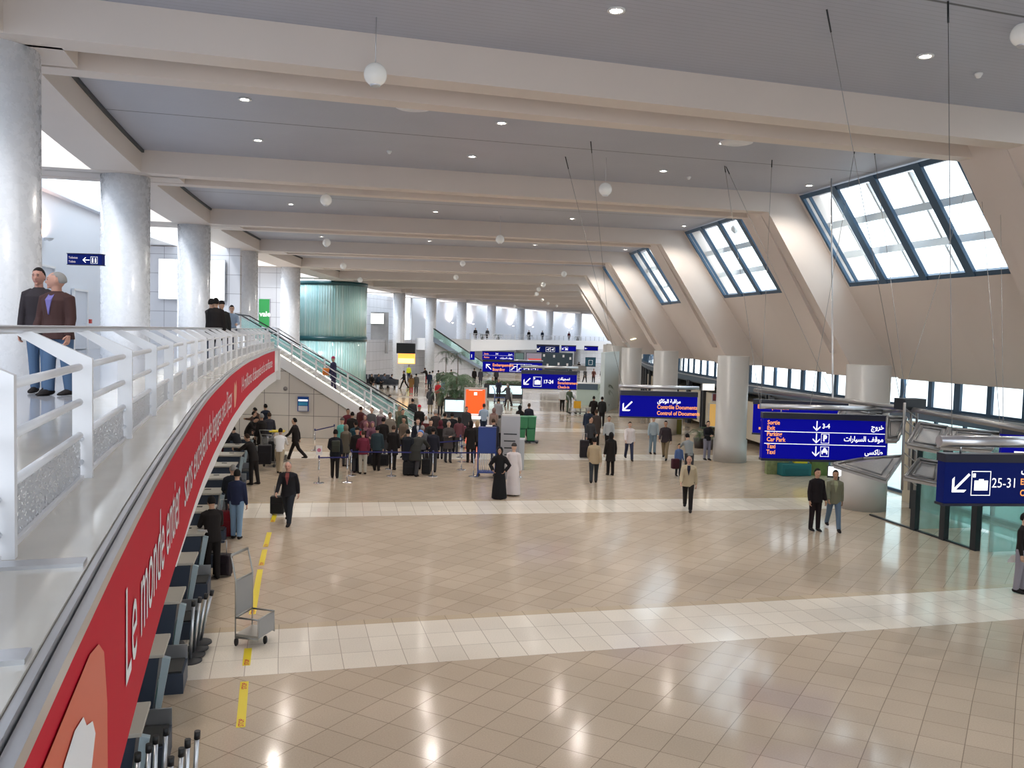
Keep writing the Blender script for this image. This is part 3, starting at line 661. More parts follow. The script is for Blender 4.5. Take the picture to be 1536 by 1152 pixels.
# ================================================================ SIGNS
M_sb = mat('sign_blue', (.001, .002, .26), .5, emit=.12, ec=(.0, .0, .9), spec=.1)
M_sd = mat('sign_navy', (.002, .008, .09), .5, spec=.1, emit=.05, ec=(.0, .03, .5))
M_sh = mat('sign_header', (.012, .014, .03), .35)
M_sw = mat('sign_white', (.9, .9, .9), .5, emit=.9)
M_so = mat('sign_orange', (.9, .30, .06), .5, emit=.7, ec=(1, .38, .1))
CABG = 'thin steel suspension cables'
def sign(name, label, x0, y0, x1, y1, Y, rows, bg=None, yaw_=0, header=.12, dep=.16, cat='sign', group=None, w=None):
    c = atY((x0 + x1) / 2, (y0 + y1) / 2, Y); a = atY(x0, (y0 + y1) / 2, Y); b_ = atY(x1, (y0 + y1) / 2, Y); h = atY(x0, y0, Y).z - atY(x0, y1, Y).z
    w = (b_ - a).length / math.cos(yaw_); rt = empty(name, c, yaw_, label, cat, group)
    g = MB(); g.box((0, 0, -h * header * .2), (w, dep, h * (1 - header * .4))); g.build('panel', bg or M_sb, rt)
    g = MB(); g.box((0, 0, h / 2 - h * header / 2 + .005), (w + .02, dep + .03, h * header)); g.box((0, 0, -h / 2 + h * .02), (w + .02, dep + .03, h * .05)); g.build('frame', M_sh, rt)
    for r in rows:
        kind, fx, fz, s_, m = r[0], r[1], r[2], r[3], r[4]
        X = (fx - .5) * w; Z = (fz - .5) * h; yy = -dep / 2 - .006
        if kind == 'rule':
            g = MB(); g.box((0, yy, Z), (w * .97, .004, h * .012)); g.build('rule', m, rt); continue
        if kind in PIC:
            for pts in PIC[kind]:
                pass
            g = MB()
            for pts in PIC[kind]: g.add([(X + px_ * s_ * h, yy, Z + pz * s_ * h) for px_, pz in pts], [tuple(range(len(pts)))])
            g.build('pictogram', m, rt, fix=False); continue
        vs, fs = textgeo(r[5], 1.0, r[6] if len(r) > 6 else .02, 'LEFT'); mx = max(v[0] for v in vs); mn = min(v[0] for v in vs)
        X0 = X - mn * s_ * h * .86 if kind == 'L' else X - mx * s_ * h * .86
        g = MB(); g.add([(X0 + v[0] * s_ * h * .86, yy, Z + v[1] * s_ * h) for v in vs], fs); g.build('lettering', m, rt, fix=False)
    return rt, w, h
def ringp(w, h, t, cx=0, cz=0):     # a frame outline as four bars
    return [[(cx-w, cz-h), (cx+w, cz-h), (cx+w, cz-h+t), (cx-w, cz-h+t)], [(cx-w, cz+h-t), (cx+w, cz+h-t), (cx+w, cz+h), (cx-w, cz+h)], [(cx-w, cz-h), (cx-w+t, cz-h), (cx-w+t, cz+h), (cx-w, cz+h)], [(cx+w-t, cz-h), (cx+w, cz-h), (cx+w, cz+h), (cx+w-t, cz+h)]]
def arrow(ang):
    c, s = math.cos(ang), math.sin(ang); R2 = lambda x, y: (x * c - y * s, x * s + y * c)
    return [[R2(-.05, .5), R2(-.05, -.38), R2(.05, -.38), R2(.05, .5)], [R2(0, -.5), R2(.36, -.14), R2(.36, .0), R2(0, -.36)], [R2(0, -.5), R2(0, -.36), R2(-.36, .0), R2(-.36, -.14)]]
PIC = {'dash': [[(-.8, -.2), (.8, -.2), (.8, .2), (-.8, .2)]], 'down': arrow(0), 'left': arrow(-PI / 2), 'dl': arrow(-PI / 4), 'ul': arrow(-3 * PI / 4), 'bag': ringp(.44, .52, .03) + [[(-.3, -.3), (.32, -.3), (.32, .12), (-.3, .12)], [(-.1, .12), (.12, .12), (.12, .18), (-.1, .18)], [(-.38, .25), (-.25, .25), (-.25, .42), (-.38, .42)]],
       'P': ringp(.42, .5, .04), 'taxi': ringp(.42, .5, .04) + [[(-.3, -.1), (.3, -.1), (.3, .08), (.2, .12), (.13, .3), (-.13, .3), (-.2, .12), (-.3, .08)], [(-.27, -.26), (-.17, -.26), (-.17, -.1), (-.27, -.1)], [(.17, -.26), (.27, -.26), (.27, -.1), (.17, -.1)], [(-.1, .33), (.1, .33), (.1, .38), (-.1, .38)]],
       'wc': ringp(.5, .5, .03) + [[(-.3, -.35), (-.12, -.35), (-.12, .15), (-.3, .15)], [(-.27, .2), (-.15, .2), (-.15, .34), (-.27, .34)], [(.12, -.35), (.3, -.35), (.3, .15), (.12, .15)], [(.15, .2), (.27, .2), (.27, .34), (.15, .34)]],
       'plane': ringp(.5, .5, .03) + [[(-.38, -.1), (-.3, -.14), (.34, .16), (.38, .26), (.26, .25)], [(-.05, .02), (.12, .1), (.2, -.25), (.12, -.28)]], 'stairs': ringp(.5, .5, .03) + [[(-.4, -.32), (-.15, -.32), (-.15, -.1), (.1, -.1), (.1, .12), (.38, .12), (.38, .2), (.02, .2), (.02, -.02), (-.23, -.02), (-.23, -.24), (-.4, -.24)]]}
A1, A2, A3, A4, A5 = [shape_ar(x) for x in ('خروج', 'موقف السيارات', 'طاكسي', 'مراقبة الوثائق', 'تسجيلات')]
s1, w1, h1 = sign('hanging_sign', 'blue hanging sign reading Sortie Exit, Parking and Taxi with white down arrows', 1142, 621, 1329, 692, 18.0, [
    ('L', .035, .76, .125, M_so, 'Sortie'), ('L', .035, .645, .125, M_so, 'Exit'), ('L', .035, .52, .125, M_so, 'Parking'), ('L', .035, .405, .125, M_so, 'Car Park'), ('L', .035, .26, .125, M_so, 'Taxi'), ('L', .035, .14, .125, M_so, 'Taxi'),
    ('down', .43, .75, .21, M_sw), ('L', .475, .705, .14, M_sw, '3-4'), ('R', .965, .71, .15, M_sw, A1), ('rule', 0, .615, 0, M_sw), ('down', .43, .49, .21, M_sw), ('P', .50, .49, .20, M_sw), ('L', .485, .44, .17, M_sw, 'P', .05),
    ('R', .965, .45, .15, M_sw, A2), ('rule', 0, .36, 0, M_sw), ('down', .43, .215, .21, M_sw), ('taxi', .50, .215, .21, M_sw), ('R', .965, .18, .15, M_sw, A3)], yaw_=0.0, header=.12)
s2, w2, h2 = sign('hanging_sign', 'blue hanging sign reading 25-31 with a suitcase pictogram, cut by the right frame edge', 1405, 681, 1600, 757, 11.2, [
    ('dl', .13, .44, .5, M_sw), ('bag', .295, .44, .46, M_sw), ('L', .385, .36, .27, M_sw, '25-31', -.005), ('L', .62, .62, .2, M_sw, A5), ('L', .62, .42, .17, M_so, 'Enregistrement'), ('L', .62, .2, .17, M_so, 'Check-in')], bg=M_sd, yaw_=.12, header=.16)
s3, w3, h3 = sign('hanging_sign', 'blue hanging sign reading Contrôle Documents, Control of Documents with a white diagonal arrow', 930, 587, 1045, 627, 25.0, [
    ('dl', .09, .42, .5, M_sw), ('L', .48, .58, .19, M_sw, A4), ('L', .48, .36, .20, M_so, 'Contrôle Documents'), ('L', .48, .13, .20, M_so, 'Control of Documents')], header=.18)
s4, w4, h4 = sign('hanging_sign', 'blue hanging sign reading 17-24 with suitcase pictogram and orange lettering in mid hall', 782, 556, 865, 584, 36.0, [
    ('dl', .10, .40, .5, M_sw), ('bag', .29, .40, .5, M_sw), ('L', .41, .32, .27, M_sw, '17-24'), ('L', .66, .52, .2, M_sw, A5), ('L', .66, .3, .2, M_so, 'Enregistrement'), ('L', .66, .08, .2, M_so, 'Check-in')], header=.2)
s5, w5, h5 = sign('hanging_sign', 'blue hanging sign reading Embarquement Boarding with a row of pictograms, left of the 17-24 sign', 724, 541, 813, 559, 50.0, [
    ('ul', .10, .45, .6, M_sw), ('L', .17, .50, .33, M_so, 'Embarquement'), ('L', .17, .13, .33, M_so, 'Boarding'), ('stairs', .52, .42, .62, M_sw), ('stairs', .64, .42, .62, M_sw), ('plane', .76, .42, .62, M_sw), ('plane', .88, .42, .5, M_sw)], header=.14)
s6, _, _ = sign('hanging_sign', 'blue board with two ruled rows hung directly above the Boarding sign', 723.5, 527, 771, 540, 50.0, [
    ('L', .06, .62, .24, M_so, 'Sortie'), ('L', .42, .62, .26, M_sw, '3-4'), ('rule', 0, .52, 0, M_sw), ('L', .06, .2, .24, M_so, 'Parking'), ('L', .42, .16, .26, M_sw, 'P'), ('R', .95, .62, .26, M_sw, A1), ('R', .95, .16, .26, M_sw, A2)], header=.08)
s7, _, _ = sign('hanging_sign', 'far dark blue hanging sign above the distant desks, right of the wall screen', 805, 517, 839, 529, 74.0, [('dl', .08, .45, .5, M_sw), ('plane', .5, .4, .55, M_sw), ('plane', .7, .4, .55, M_sw)], bg=M_sd, header=.2)
s8, _, _ = sign('hanging_sign', 'far blue hanging sign with a suitcase pictogram beside the dark distant one', 842, 518, 864, 527, 74.0, [('dl', .12, .45, .5, M_sw), ('bag', .35, .4, .55, M_sw)], header=.2)
s9, _, _ = sign('hanging_sign', 'small far blue sign above the right-hand passage at the hall end', 876.5, 519, 897, 526, 80.0, [('left', .12, .45, .5, M_sw)], header=.2)
s10, _, _ = sign('hanging_sign', 'small navy toilet sign with white arrow hung in the gallery', 103.5, 381, 155, 398, 21.0, [('L', .04, .55, .26, mat('sign_dim', (.5, .42, .45), .5, emit=.25), 'Toilettes'), ('L', .04, .2, .26, MATS['sign_dim'], 'Toilets'), ('left', .55, .45, .62, M_sw), ('wc', .78, .45, .6, M_sw)], bg=M_sd, header=.06)
s11, _, _ = sign('hanging_sign', 'angled blue Embarquement sign half hidden behind the Sortie sign', 1136, 602, 1262, 655, 21.5, [('L', .05, .75, .16, M_so, 'Embarquement'), ('dash', .14, .42, .16, M_so), ('dash', .12, .18, .16, M_so), ('plane', .35, .5, .22, M_sw), ('stairs', .5, .5, .22, M_sw), ('plane', .65, .5, .22, M_sw)], yaw_=-.35, header=.14)
s12, _, _ = sign('hanging_sign', 'dark blue hanging sign beyond the steel gantry at the right edge', 1506, 641, 1570, 700, 15.5, [('dash', .4, .35, .2, M_sw)], header=.2, yaw_=-.3)
s13, _, _ = sign('wall_sign', 'dark teal wall board with a pale triangle at the far right passage', 878, 536, 893.5, 550, 84, [('P', .5, .45, .5, M_sw)], bg=mat('teal_board', (.02, .10, .16), .4), header=.02)
s14, _, _ = sign('hanging_sign', 'small blue board on the pale post left of the Boarding sign', 705, 527, 712, 540, 60, [('L', .3, .3, .5, M_sw, '1')], header=.05)
# sign bars and short hangers belong to each sign
def bar(s_, w, h, dz, r, dy=.0):
    g = MB(); g.tube([(-w / 2 - .05, dy, h / 2 + dz), (w / 2 + .05, dy, h / 2 + dz)], r, 12); g.build('support_bar', M_alu, s_)
    for x in (-w * .35, w * .35):
        g = MB(); g.tube([(x, dy, h / 2 - .02), (x, dy, h / 2 + dz)], .012, 6); g.build('hanger', M_alu, s_)
bar(s1, w1, h1, .13, .055); bar(s2, w2, h2, .16, .075); bar(s3, w3, h3, .12, .055); bar(s4, w4, h4, .14, .06); bar(s5, w5, h5, .02, .05)
# steel gantry with tilted reflector trays
ga = empty('sign_gantry', atY(1370, 660, 16), 0, 'grey steel lighting gantry with tilted perforated trays between the right-hand signs', 'gantry')
M_gal = mat('galvanised_steel', (.30, .295, .29), .38, .8); M_perf = mat('perforated_tray', (.42, .40, .385), .45, .35, noise=.12, nscale=30)
def gtube(name, pts, r, m=M_gal):
    g = MB(); g.tube(pts, r, 12); return rel(g, ga).build(name, m, ga)
gtube('main_pipe', [atY(1132, 585, 22), atY(1250, 599, 19.5), atY(1360, 613, 17.0), atY(1570, 650, 13.0)], .05)
gtube('cross_pipe', [atY(1325, 617, 18.0), atY(1362, 615, 16.8)], .04)
for i, x in enumerate((1357, 1367, 1376)):
    gtube('lattice_post', [atY(x, 604, 16.5 + .3 * i), atY(x - 4, 735, 16.5 + .3 * i)], .025)
for i in range(7):
    gtube('lattice_brace', [atY(1357, 612 + 17 * i, 16.5), atY(1376 - 2, 626 + 17 * i, 17.0)], .012)
def tray(q, Ya, Yb):
    P = [atY(q[0][0], q[0][1], Ya), atY(q[1][0], q[1][1], Ya), atY(q[2][0], q[2][1], Yb), atY(q[3][0], q[3][1], Yb)]
    n_ = (P[1] - P[0]).cross(P[3] - P[0]).normalized() * .05
    g = MB(); g.prism([p for p in P], [p + n_ for p in P]); o = rel(g, ga).build('tray', M_perf, ga)
    for i in range(4):
        gg = MB(); gg.tube([P[i] - n_ * .6, P[(i + 1) % 4] - n_ * .6], .03, 4); rel(gg, ga).build('tray_edge', M_gal, o)
    c = sum(P, Vector()) / 4
    g = MB(); Q = [c + (p - c) * .68 - n_ * .6 for p in P]
    for i in range(4): g.tube([Q[i], Q[(i + 1) % 4]], .02, 4)
    rel(g, ga).build('inner_frame', M_gal, o)
for q, ya, yb in ((((1378, 636), (1421, 643), (1408, 677), (1360, 668)), 16.4, 15.2), (((1425, 645), (1502, 652), (1487, 676), (1411, 671)), 16, 15), (((1378, 690), (1412, 696), (1406, 727), (1356, 717)), 16.4, 15.4),
                  (((1293, 690), (1354, 686), (1329, 722), (1250, 698)), 17.4, 16.4), (((1331, 627), (1359, 628), (1346, 662), (1329, 662)), 17.2, 16.5), (((1262, 612), (1325, 622), (1318, 640), (1254, 630)), 19, 18.4)): tray(q, ya, yb)
g = MB(); g.box(atY(1365, 606, 16.9), (.5, .3, .22), rz=.3); rel(g, ga).build('spotlight_box', M_dark, ga)
# suspension cables
CAB = [((848, 235), (936, 587, 25), 'from the third bay down to the Contrôle sign'), ((886, 212), (912, 478, 27), 'hanging loosely in mid hall'), ((1087, 249), (1141, 612, 18), 'to the left end of the Sortie sign'), ((1089, 250), (1250, 597, 19.5), 'crossing to the gantry pipe'),
       ((1240, 14), (1352, 610, 17), 'anchored above the first beam, running to the gantry'), ((1422, 2), (1428, 666, 11.2), 'hanging plumb before the first beam'), ((1284, 214), (1215, 610, 18), 'from the first beam to the Sortie sign'), ((1310, 216), (1360, 609, 17), 'from the first beam to the lattice post'),
       ((1462, 240), (1350, 609, 17), 'from the beam knee sloping left to the gantry'), ((1468, 241), (1500, 637, 14.4), 'from the beam knee down to the gantry end'), ((1158, 240), (1141, 611, 18.0), 'thin, behind the window mullions'), ((1500, 244), (1505, 638, 14.3), 'beside the slanting leg at the right')]
for (tx, ty), (bx, by, bY), lab in CAB:
    T = at(tx, ty, 10.5 if (tx, ty) not in ((1284, 214), (1310, 216), (1462, 240), (1468, 241), (1500, 244)) else 10.28); B = atY(bx, by, bY)
    g = MB(); g.tube([T, B], .0055, 5); root = empty('suspension_cable', B, 0, 'steel suspension cable ' + lab, 'cable', CABG); rel(g, root).build('wire', M_gal, root)
    g = MB(); g.tube([T, T + (B - T).normalized() * .35], .014, 6); rel(g, root).build('turnbuckle', M_dark, root)
g = MB(); g.tube([at(1247, 268, 10.5), atY(1249, 597, 19.5)], .022, 8); T = at(1247, 268, 10.5); B = atY(1249, 597, 19.5); root = empty('suspension_rod', B, 0, 'pale steel rod hanging from the ceiling in front of the large sloping window', 'rod'); rel(g, root).build('rod', mat('pale_rod', (.7, .7, .7), .3, .6), root)
# ================================================================ PEOPLE
Z3 = Vector((0, 0, 1)); F3 = Vector((0, -1, 0)); X3 = Vector((1, 0, 0))
def ell(mb, pts, rads, n=14, side=None, cap=True):
    """loft of elliptical rings; rads = (rx, ry); rx along 'side' axis"""
    pts = [Vector(p) for p in pts]; sd = side or X3; rings = []
    for i, p in enumerate(pts):
        t = (pts[min(i+1, len(pts)-1)] - pts[max(i-1, 0)]).normalized(); sx = (sd - t * sd.dot(t)).normalized(); sy = t.cross(sx)
        rx, ry = rads[i] if isinstance(rads[i], tuple) else (rads[i], rads[i])
        rings.append([p + sx * rx * math.cos(2*PI*k/n) + sy * ry * math.sin(2*PI*k/n) for k in range(n)])
    vs = [q for r in rings for q in r]; fs = [(i*n+k, i*n+(k+1) % n, (i+1)*n+(k+1) % n, (i+1)*n+k) for i in range(len(pts)-1) for k in range(n)]
    if cap: fs += [tuple(range(n))[::-1], tuple((len(pts)-1)*n+k for k in range(n))]
    mb.add(vs, fs, True)
def remeshed(mb, vox, smooth=3):
    me = bpy.data.meshes.new('r'); me.from_pydata(mb.v, [], mb.f)
    bm = bmesh.new(); bm.from_mesh(me); bmesh.ops.recalc_face_normals(bm, faces=bm.faces); bm.to_mesh(me); bm.free()
    ob = bpy.data.objects.new('r', me); col.objects.link(ob); m = ob.modifiers.new('r', 'REMESH'); m.mode = 'VOXEL'; m.voxel_size = vox; m.use_smooth_shade = True
    if smooth: s = ob.modifiers.new('s', 'SMOOTH'); s.iterations = smooth; s.factor = .5
    dg = bpy.context.evaluated_depsgraph_get(); dg.update(); out = bpy.data.meshes.new_from_object(ob.evaluated_get(dg)); col.objects.unlink(ob); bpy.data.objects.remove(ob); bpy.data.meshes.remove(me)
    for p in out.polygons: p.use_smooth = True
    return out
def dirv(pitch, outw, side): p, o = math.radians(pitch), math.radians(outw); return X3 * side * math.sin(o) + (F3 * math.sin(p) - Z3 * math.cos(p)) * math.cos(o)
POSES = dict(   # torso pitch, legs (thigh pitch, knee bend) L R, arms (upper pitch, out, fore pitch, fore out) L R, head pitch, head yaw
 stand=(2, (2, 2), (-3, 2), (4, 9, 16, 4), (0, 10, 12, 2), 5, 0), idle=(3, (6, 8), (-4, 1), (8, 12, 60, -12), (-2, 11, 10, 2), 8, 20), fold=(1, (3, 3), (-3, 2), (22, 12, 92, -50), (20, 12, 88, -48), 6, -10),
 walk=(5, (26, 8), (-22, 14), (-22, 9, -4, 5), (26, 8, 44, 2), 4, 0), stride=(6, (-24, 22), (24, 4), (28, 8, 50, 0), (-20, 10, -6, 6), 4, 0), lean=(26, (4, 6), (-8, 2), (44, 12, 84, -10), (40, 14, 80, -8), 24, 0),
 bend=(42, (10, 16), (-4, 8), (40, 8, 60, -4), (34, 10, 50, -4), 40, 0), push=(14, (20, 8), (-20, 14), (36, 8, 70, 0), (36, 8, 70, 0), 6, 0), pull=(6, (22, 6), (-20, 18), (-26, 12, -14, 10), (10, 8, 26, 2), 3, 0),
 hips=(2, (4, 3), (-3, 3), (-8, 34, 34, -30), (-4, 34, 40, -30), 8, 0), phone=(4, (3, 3), (-3, 2), (30, 12, 128, -14), (2, 9, 14, 3), 10, -15), hold=(5, (4, 4), (-4, 3), (22, 10, 84, -14), (22, 10, 84, -14), 16, 0),
 sit=(8, (84, 82), (80, 86), (28, 8, 70, -10), (30, 8, 64, -8), 14, 0), slump=(30, (82, 50), (78, 62), (50, 6, 78, -14), (46, 6, 80, -12), 28, 0), rail=(4, (5, 6), (-4, 2), (2, 10, 10, 3), (50, 24, 70, 10), 4, 20),
 lefty=(3, (5, 5), (-4, 2), (14, 8, 52, -16), (0, 16, -6, 10), 4, -14), righty=(3, (-4, 3), (6, 5), (4, 10, 14, 3), (4, 8, 22, 2), 2, -58))
def joints(pose):
    tp, Lg, Rg, La, Ra, hp, hy = POSES[pose]; J = {}; hips = Vector((0, 0, 0))
    for s, g, nm in ((-1, Rg, 'R'), (1, Lg, 'L')):
        h = hips + X3 * .09 * s; a, k = math.radians(g[0]), math.radians(g[0] - g[1])
        kn = h + (F3 * math.sin(a) - Z3 * math.cos(a)) * .44; an = kn + (F3 * math.sin(k) - Z3 * math.cos(k)) * .42; J['hip' + nm], J['knee' + nm], J['ank' + nm] = h, kn, an
    low = min(J['ankL'].z, J['ankR'].z); sh = Z3 * (.075 - low)
    t = math.radians(tp); tu = Z3 * math.cos(t) + F3 * math.sin(t); t2 = t * .6; tl = Z3 * math.cos(t2) + F3 * math.sin(t2)
    J['pel'] = Vector((0, 0, .02)); J['waist'] = J['pel'] + tl * .15; J['chest'] = J['waist'] + tu * .19; J['shc'] = J['chest'] + tu * .15; J['neck'] = J['shc'] + tu * .05
    h = math.radians(hp); hu = Z3 * math.cos(h) + F3 * math.sin(h); J['head'] = J['neck'] + tu * .03 + hu * .128; J['hu'] = hu; J['hy'] = math.radians(hy)
    for s, g, nm in ((-1, Ra, 'R'), (1, La, 'L')):
        s0 = J['shc'] + X3 * .172 * s - tu * .045; e = s0 + dirv(g[0] + tp * .3, g[1], s) * .29; w = e + dirv(g[2] + tp * .3, g[3], s) * .26
        J['sh' + nm], J['el' + nm], J['wr' + nm] = s0, e, w
    for k in J:
        if k not in ('hu', 'hy'): J[k] = J[k] + sh
    if pose in ('sit', 'slump'): pass
    return J
def lerp(a, b, f): return a + (b - a) * f
TC = {}
def template(pose, kind='man', near=False):
    key = (pose, kind, near)
    if key in TC: return TC[key]
    J = joints(pose); T = {}; fem = kind in ('woman', 'abaya', 'scarf'); ws = .93 if fem else 1.0; vox = .011 if near else .016
    hu = J['hu']; Rz = Matrix.Rotation(J['hy'], 3, 'Z'); hf = (Rz @ (F3 * hu.z + Z3 * (-hu.dot(F3)))).normalized(); hc = J['head']; hx = hu.cross(hf).normalized() * -1
    HS = 1.07
    def HP(x, f, u): return hc + (hx * x + hf * f + hu * u) * HS
    # ---- body
    b = MB()
    ell(b, [J['pel'] - Z3 * .06, J['pel'], J['waist'], J['chest'], lerp(J['chest'], J['shc'], .7), J['shc'] + (J['neck'] - J['shc']) * .3, J['neck'], lerp(J['neck'], hc, .55)], [(.13, .09), (.155 * ws, .11), (.13 * ws, .10), (.155 * ws, .11), (.165 * ws, .095), (.11, .07), (.057, .06), (.054, .058)])
    for nm in 'LR':
        ell(b, [J['hip' + nm] + Z3 * .04, J['hip' + nm] - Z3 * .05, lerp(J['hip' + nm], J['knee' + nm], .5), J['knee' + nm], lerp(J['knee' + nm], J['ank' + nm], .35), J['ank' + nm], J['ank' + nm] - Z3 * .045], [.085, .088, .073, .055, .055, .036, .036], 12)
        ell(b, [J['ank' + nm] - Z3 * .035 - F3 * .04, J['ank' + nm] - Z3 * .045 + F3 * .06, J['ank' + nm] - Z3 * .055 + F3 * .15], [(.035, .03), (.042, .027), (.03, .018)], 10)
        ell(b, [lerp(J['sh' + nm], J['shc'], .3), J['sh' + nm], lerp(J['sh' + nm], J['el' + nm], .5), J['el' + nm], lerp(J['el' + nm], J['wr' + nm], .35), J['wr' + nm], lerp(J['el' + nm], J['wr' + nm], 1.1)], [.05, .056, .046, .038, .040, .027, .026], 12)
    # head with brow, nose, chin, ears
    vs = []
    hm = MB(); hm.sph((0, 0, 0), 1, 16, 12); nv = []
    for x, y, z in hm.v:
        # x side, y -> forward, z up ; egg shape narrowing to the chin
        k = 1 - .22 * max(0, -z) ** 1.3; nv.append(HP(x * .076 * k, y * .098 * (1 - .1 * max(0, -z)) + .012 * max(0, -z), z * .118))
    b.add(nv, hm.f, True)
    def lump(x, f, u, r, sc=(1, 1, 1)):
        m_ = MB(); m_.sph((0, 0, 0), 1, 8, 6); b.add([HP(x + p[0] * r * sc[0], f + p[1] * r * sc[1], u + p[2] * r * sc[2]) for p in m_.v], m_.f, True)
    lump(0, .102, -.018, .016, (.8, 1.1, 1.4)); lump(0, .09, .018, .012, (.8, 1, 2)); lump(0, .085, .036, .03, (1.7, .5, .4)); lump(0, .088, -.058, .018, (1.4, .6, .5)); lump(0, .082, -.092, .022, (1.1, .8, .7))
    lump(.078, -.005, -.01, .02, (.4, .8, 1.5)); lump(-.078, -.005, -.01, .02, (.4, .8, 1.5))
    me = remeshed(b, vox, 2)
    me.materials.clear(); 
    for i in range(3): me.materials.append(None)
    for p in me.polygons:
        d = p.center - hc; x, f, u = d.dot(hx) / HS, d.dot(hf) / HS, d.dot(hu) / HS
        if f > .06:
            if .008 < u < .022 and .020 < abs(x) < .040: p.material_index = 1
            elif .036 < u < .043 and .016 < abs(x) < .046: p.material_index = 1
            elif -.066 < u < -.050 and abs(x) < .028: p.material_index = 2
    # hands: palm, four unequal curled fingers, side thumb; appended to the same mesh
    hb = MB(); hb.v = [tuple(v.co) for v in me.vertices]; hb.f = [list(p.vertices) for p in me.polygons]; hb.mi = [p.material_index for p in me.polygons]; hb.sm = [True] * len(hb.f)
    for s, nm in ((1, 'L'), (-1, 'R')):
        w = J['wr' + nm]; d = (w - J['el' + nm]).normalized(); ins = (Vector((-s, 0, 0)) - d * (-s * d.x)).normalized(); nrm = d.cross(ins).normalized(); front = (F3 - d * F3.dot(d)); front = front.normalized() if front.length > .3 else nrm
        acr = front; pal = ins if abs(ins.dot(acr)) < .5 else nrm
        pal = (pal - acr * pal.dot(acr)).normalized()
        n0 = len(hb.f); ell(hb, [w - d * .015, w + d * .03, w + d * .075, w + d * .095], [(.026, .018), (.038, .015), (.042, .014), (.038, .010)], 10, acr)
        for j, (o_, L_) in enumerate(((.031, .066), (.011, .075), (-.010, .070), (-.029, .054))):
            r0 = w + d * .085 + acr * o_; c1 = .25 + .08 * j; d1 = (d * math.cos(c1) + pal * math.sin(c1)); d2 = (d * math.cos(c1 + .55) + pal * math.sin(c1 + .55)); d3 = (d * math.cos(c1 + 1.0) + pal * math.sin(c1 + 1.0))
            p1 = r0 + d1 * L_ * .45; p2 = p1 + d2 * L_ * .33; p3 = p2 + d3 * L_ * .25; ell(hb, [r0, p1, p2, p3], [.0095, .0088, .008, .0055], 6, acr)
        th = w + d * .022 + acr * .03; t1 = th + (d * .6 + acr * .75).normalized() * .035; t2 = t1 + (d * .9 + acr * .25 + pal * .3).normalized() * .03; ell(hb, [th, t1, t2], [.013, .011, .007], 6, pal)
        hb.sm += [True] * 0
    me2 = bpy.data.meshes.new('body'); me2.from_pydata(hb.v, [], hb.f)
    for i in range(3): me2.materials.append(None)
    for p, mi in zip(me2.polygons, hb.mi + [0] * (len(hb.f) - len(hb.mi))): p.material_index = mi; p.use_smooth = True
    T['body'] = me2
    # ---- clothes
    def garment(fn, v=None, nmat=1):
        g = MB(); fn(g); m_ = remeshed(g, v or vox, 2); m_.materials.clear(); m_.materials.append(None); return m_
    def torso(g, k, hem, flare=0.0):
        P = [J['pel'] - Z3 * hem, J['pel'] - Z3 * .02, J['waist'], J['chest'], lerp(J['chest'], J['shc'], .55), J['shc'] + (J['neck'] - J['shc']) * .1, J['neck'] + (J['neck'] - J['shc']) * .25]
        if pose in ('sit', 'slump'): P[0] = J['pel'] - Z3 * .06
        R = [(.165 * ws + k + flare, .12 + k + flare), (.165 * ws + k, .12 + k), (.145 * ws + k, .112 + k), (.165 * ws + k, .118 + k), (.172 * ws + k, .112 + k), (.118 + k * .5, .088 + k * .4), (.060, .066)]
        ell(g, P, R, 18)
    def sleeves(g, k, to=.97):
        for nm in 'LR': ell(g, [lerp(J['sh' + nm], J['shc'], .5) + Z3 * .012, J['sh' + nm] + Z3 * .0, lerp(J['sh' + nm], J['el' + nm], .5), J['el' + nm], lerp(J['el' + nm], J['wr' + nm], .5 * to), lerp(J['el' + nm], J['wr' + nm], to)], [.055 + k, .060 + k, .055 + k, .048 + k, .045 + k, .036 + k], 12)
    T['jacket'] = garment(lambda g: (torso(g, .022, .14, .012), sleeves(g, .010)))
    T['shirt'] = garment(lambda g: (torso(g, .008, .07), sleeves(g, .002)))
    T['coat'] = garment(lambda g: (torso(g, .028, .36, .03), sleeves(g, .014)))
    def legs(g, k):
        ell(g, [J['pel'] + Z3 * .05, J['pel'] - Z3 * .02, J['pel'] - Z3 * .07], [(.15 * ws + k, .11 + k), (.165 * ws + k, .12 + k), (.15 + k, .11 + k)], 16)
        for nm in 'LR': ell(g, [J['hip' + nm] + Z3 * .03, J['hip' + nm] - Z3 * .05, lerp(J['hip' + nm], J['knee' + nm], .5), J['knee' + nm], lerp(J['knee' + nm], J['ank' + nm], .5), lerp(J['knee' + nm], J['ank' + nm], 1.02)], [.092 + k, .096 + k, .083 + k, .068 + k, .062 + k, .056 + k], 12)
    T['trousers'] = garment(lambda g: legs(g, .006))
    def robe(g):
        fz = .03; ell(g, [Vector((0, lerp(J['ankL'], J['ankR'], .5).y, fz)), Vector((0, 0, .35)) + F3 * .01, J['pel'] - Z3 * .25, J['pel'], J['waist'], J['chest'], lerp(J['chest'], J['shc'], .75), J['shc'] + (J['neck'] - J['shc']) * .35, J['neck']], [(.27, .25), (.245, .22), (.21, .18), (.185, .15), (.16, .13), (.175, .13), (.185, .115), (.12, .09), (.065, .07)], 20); sleeves(g, .022)
    if kind in ('abaya', 'robe'): T['robe'] = garment(robe)
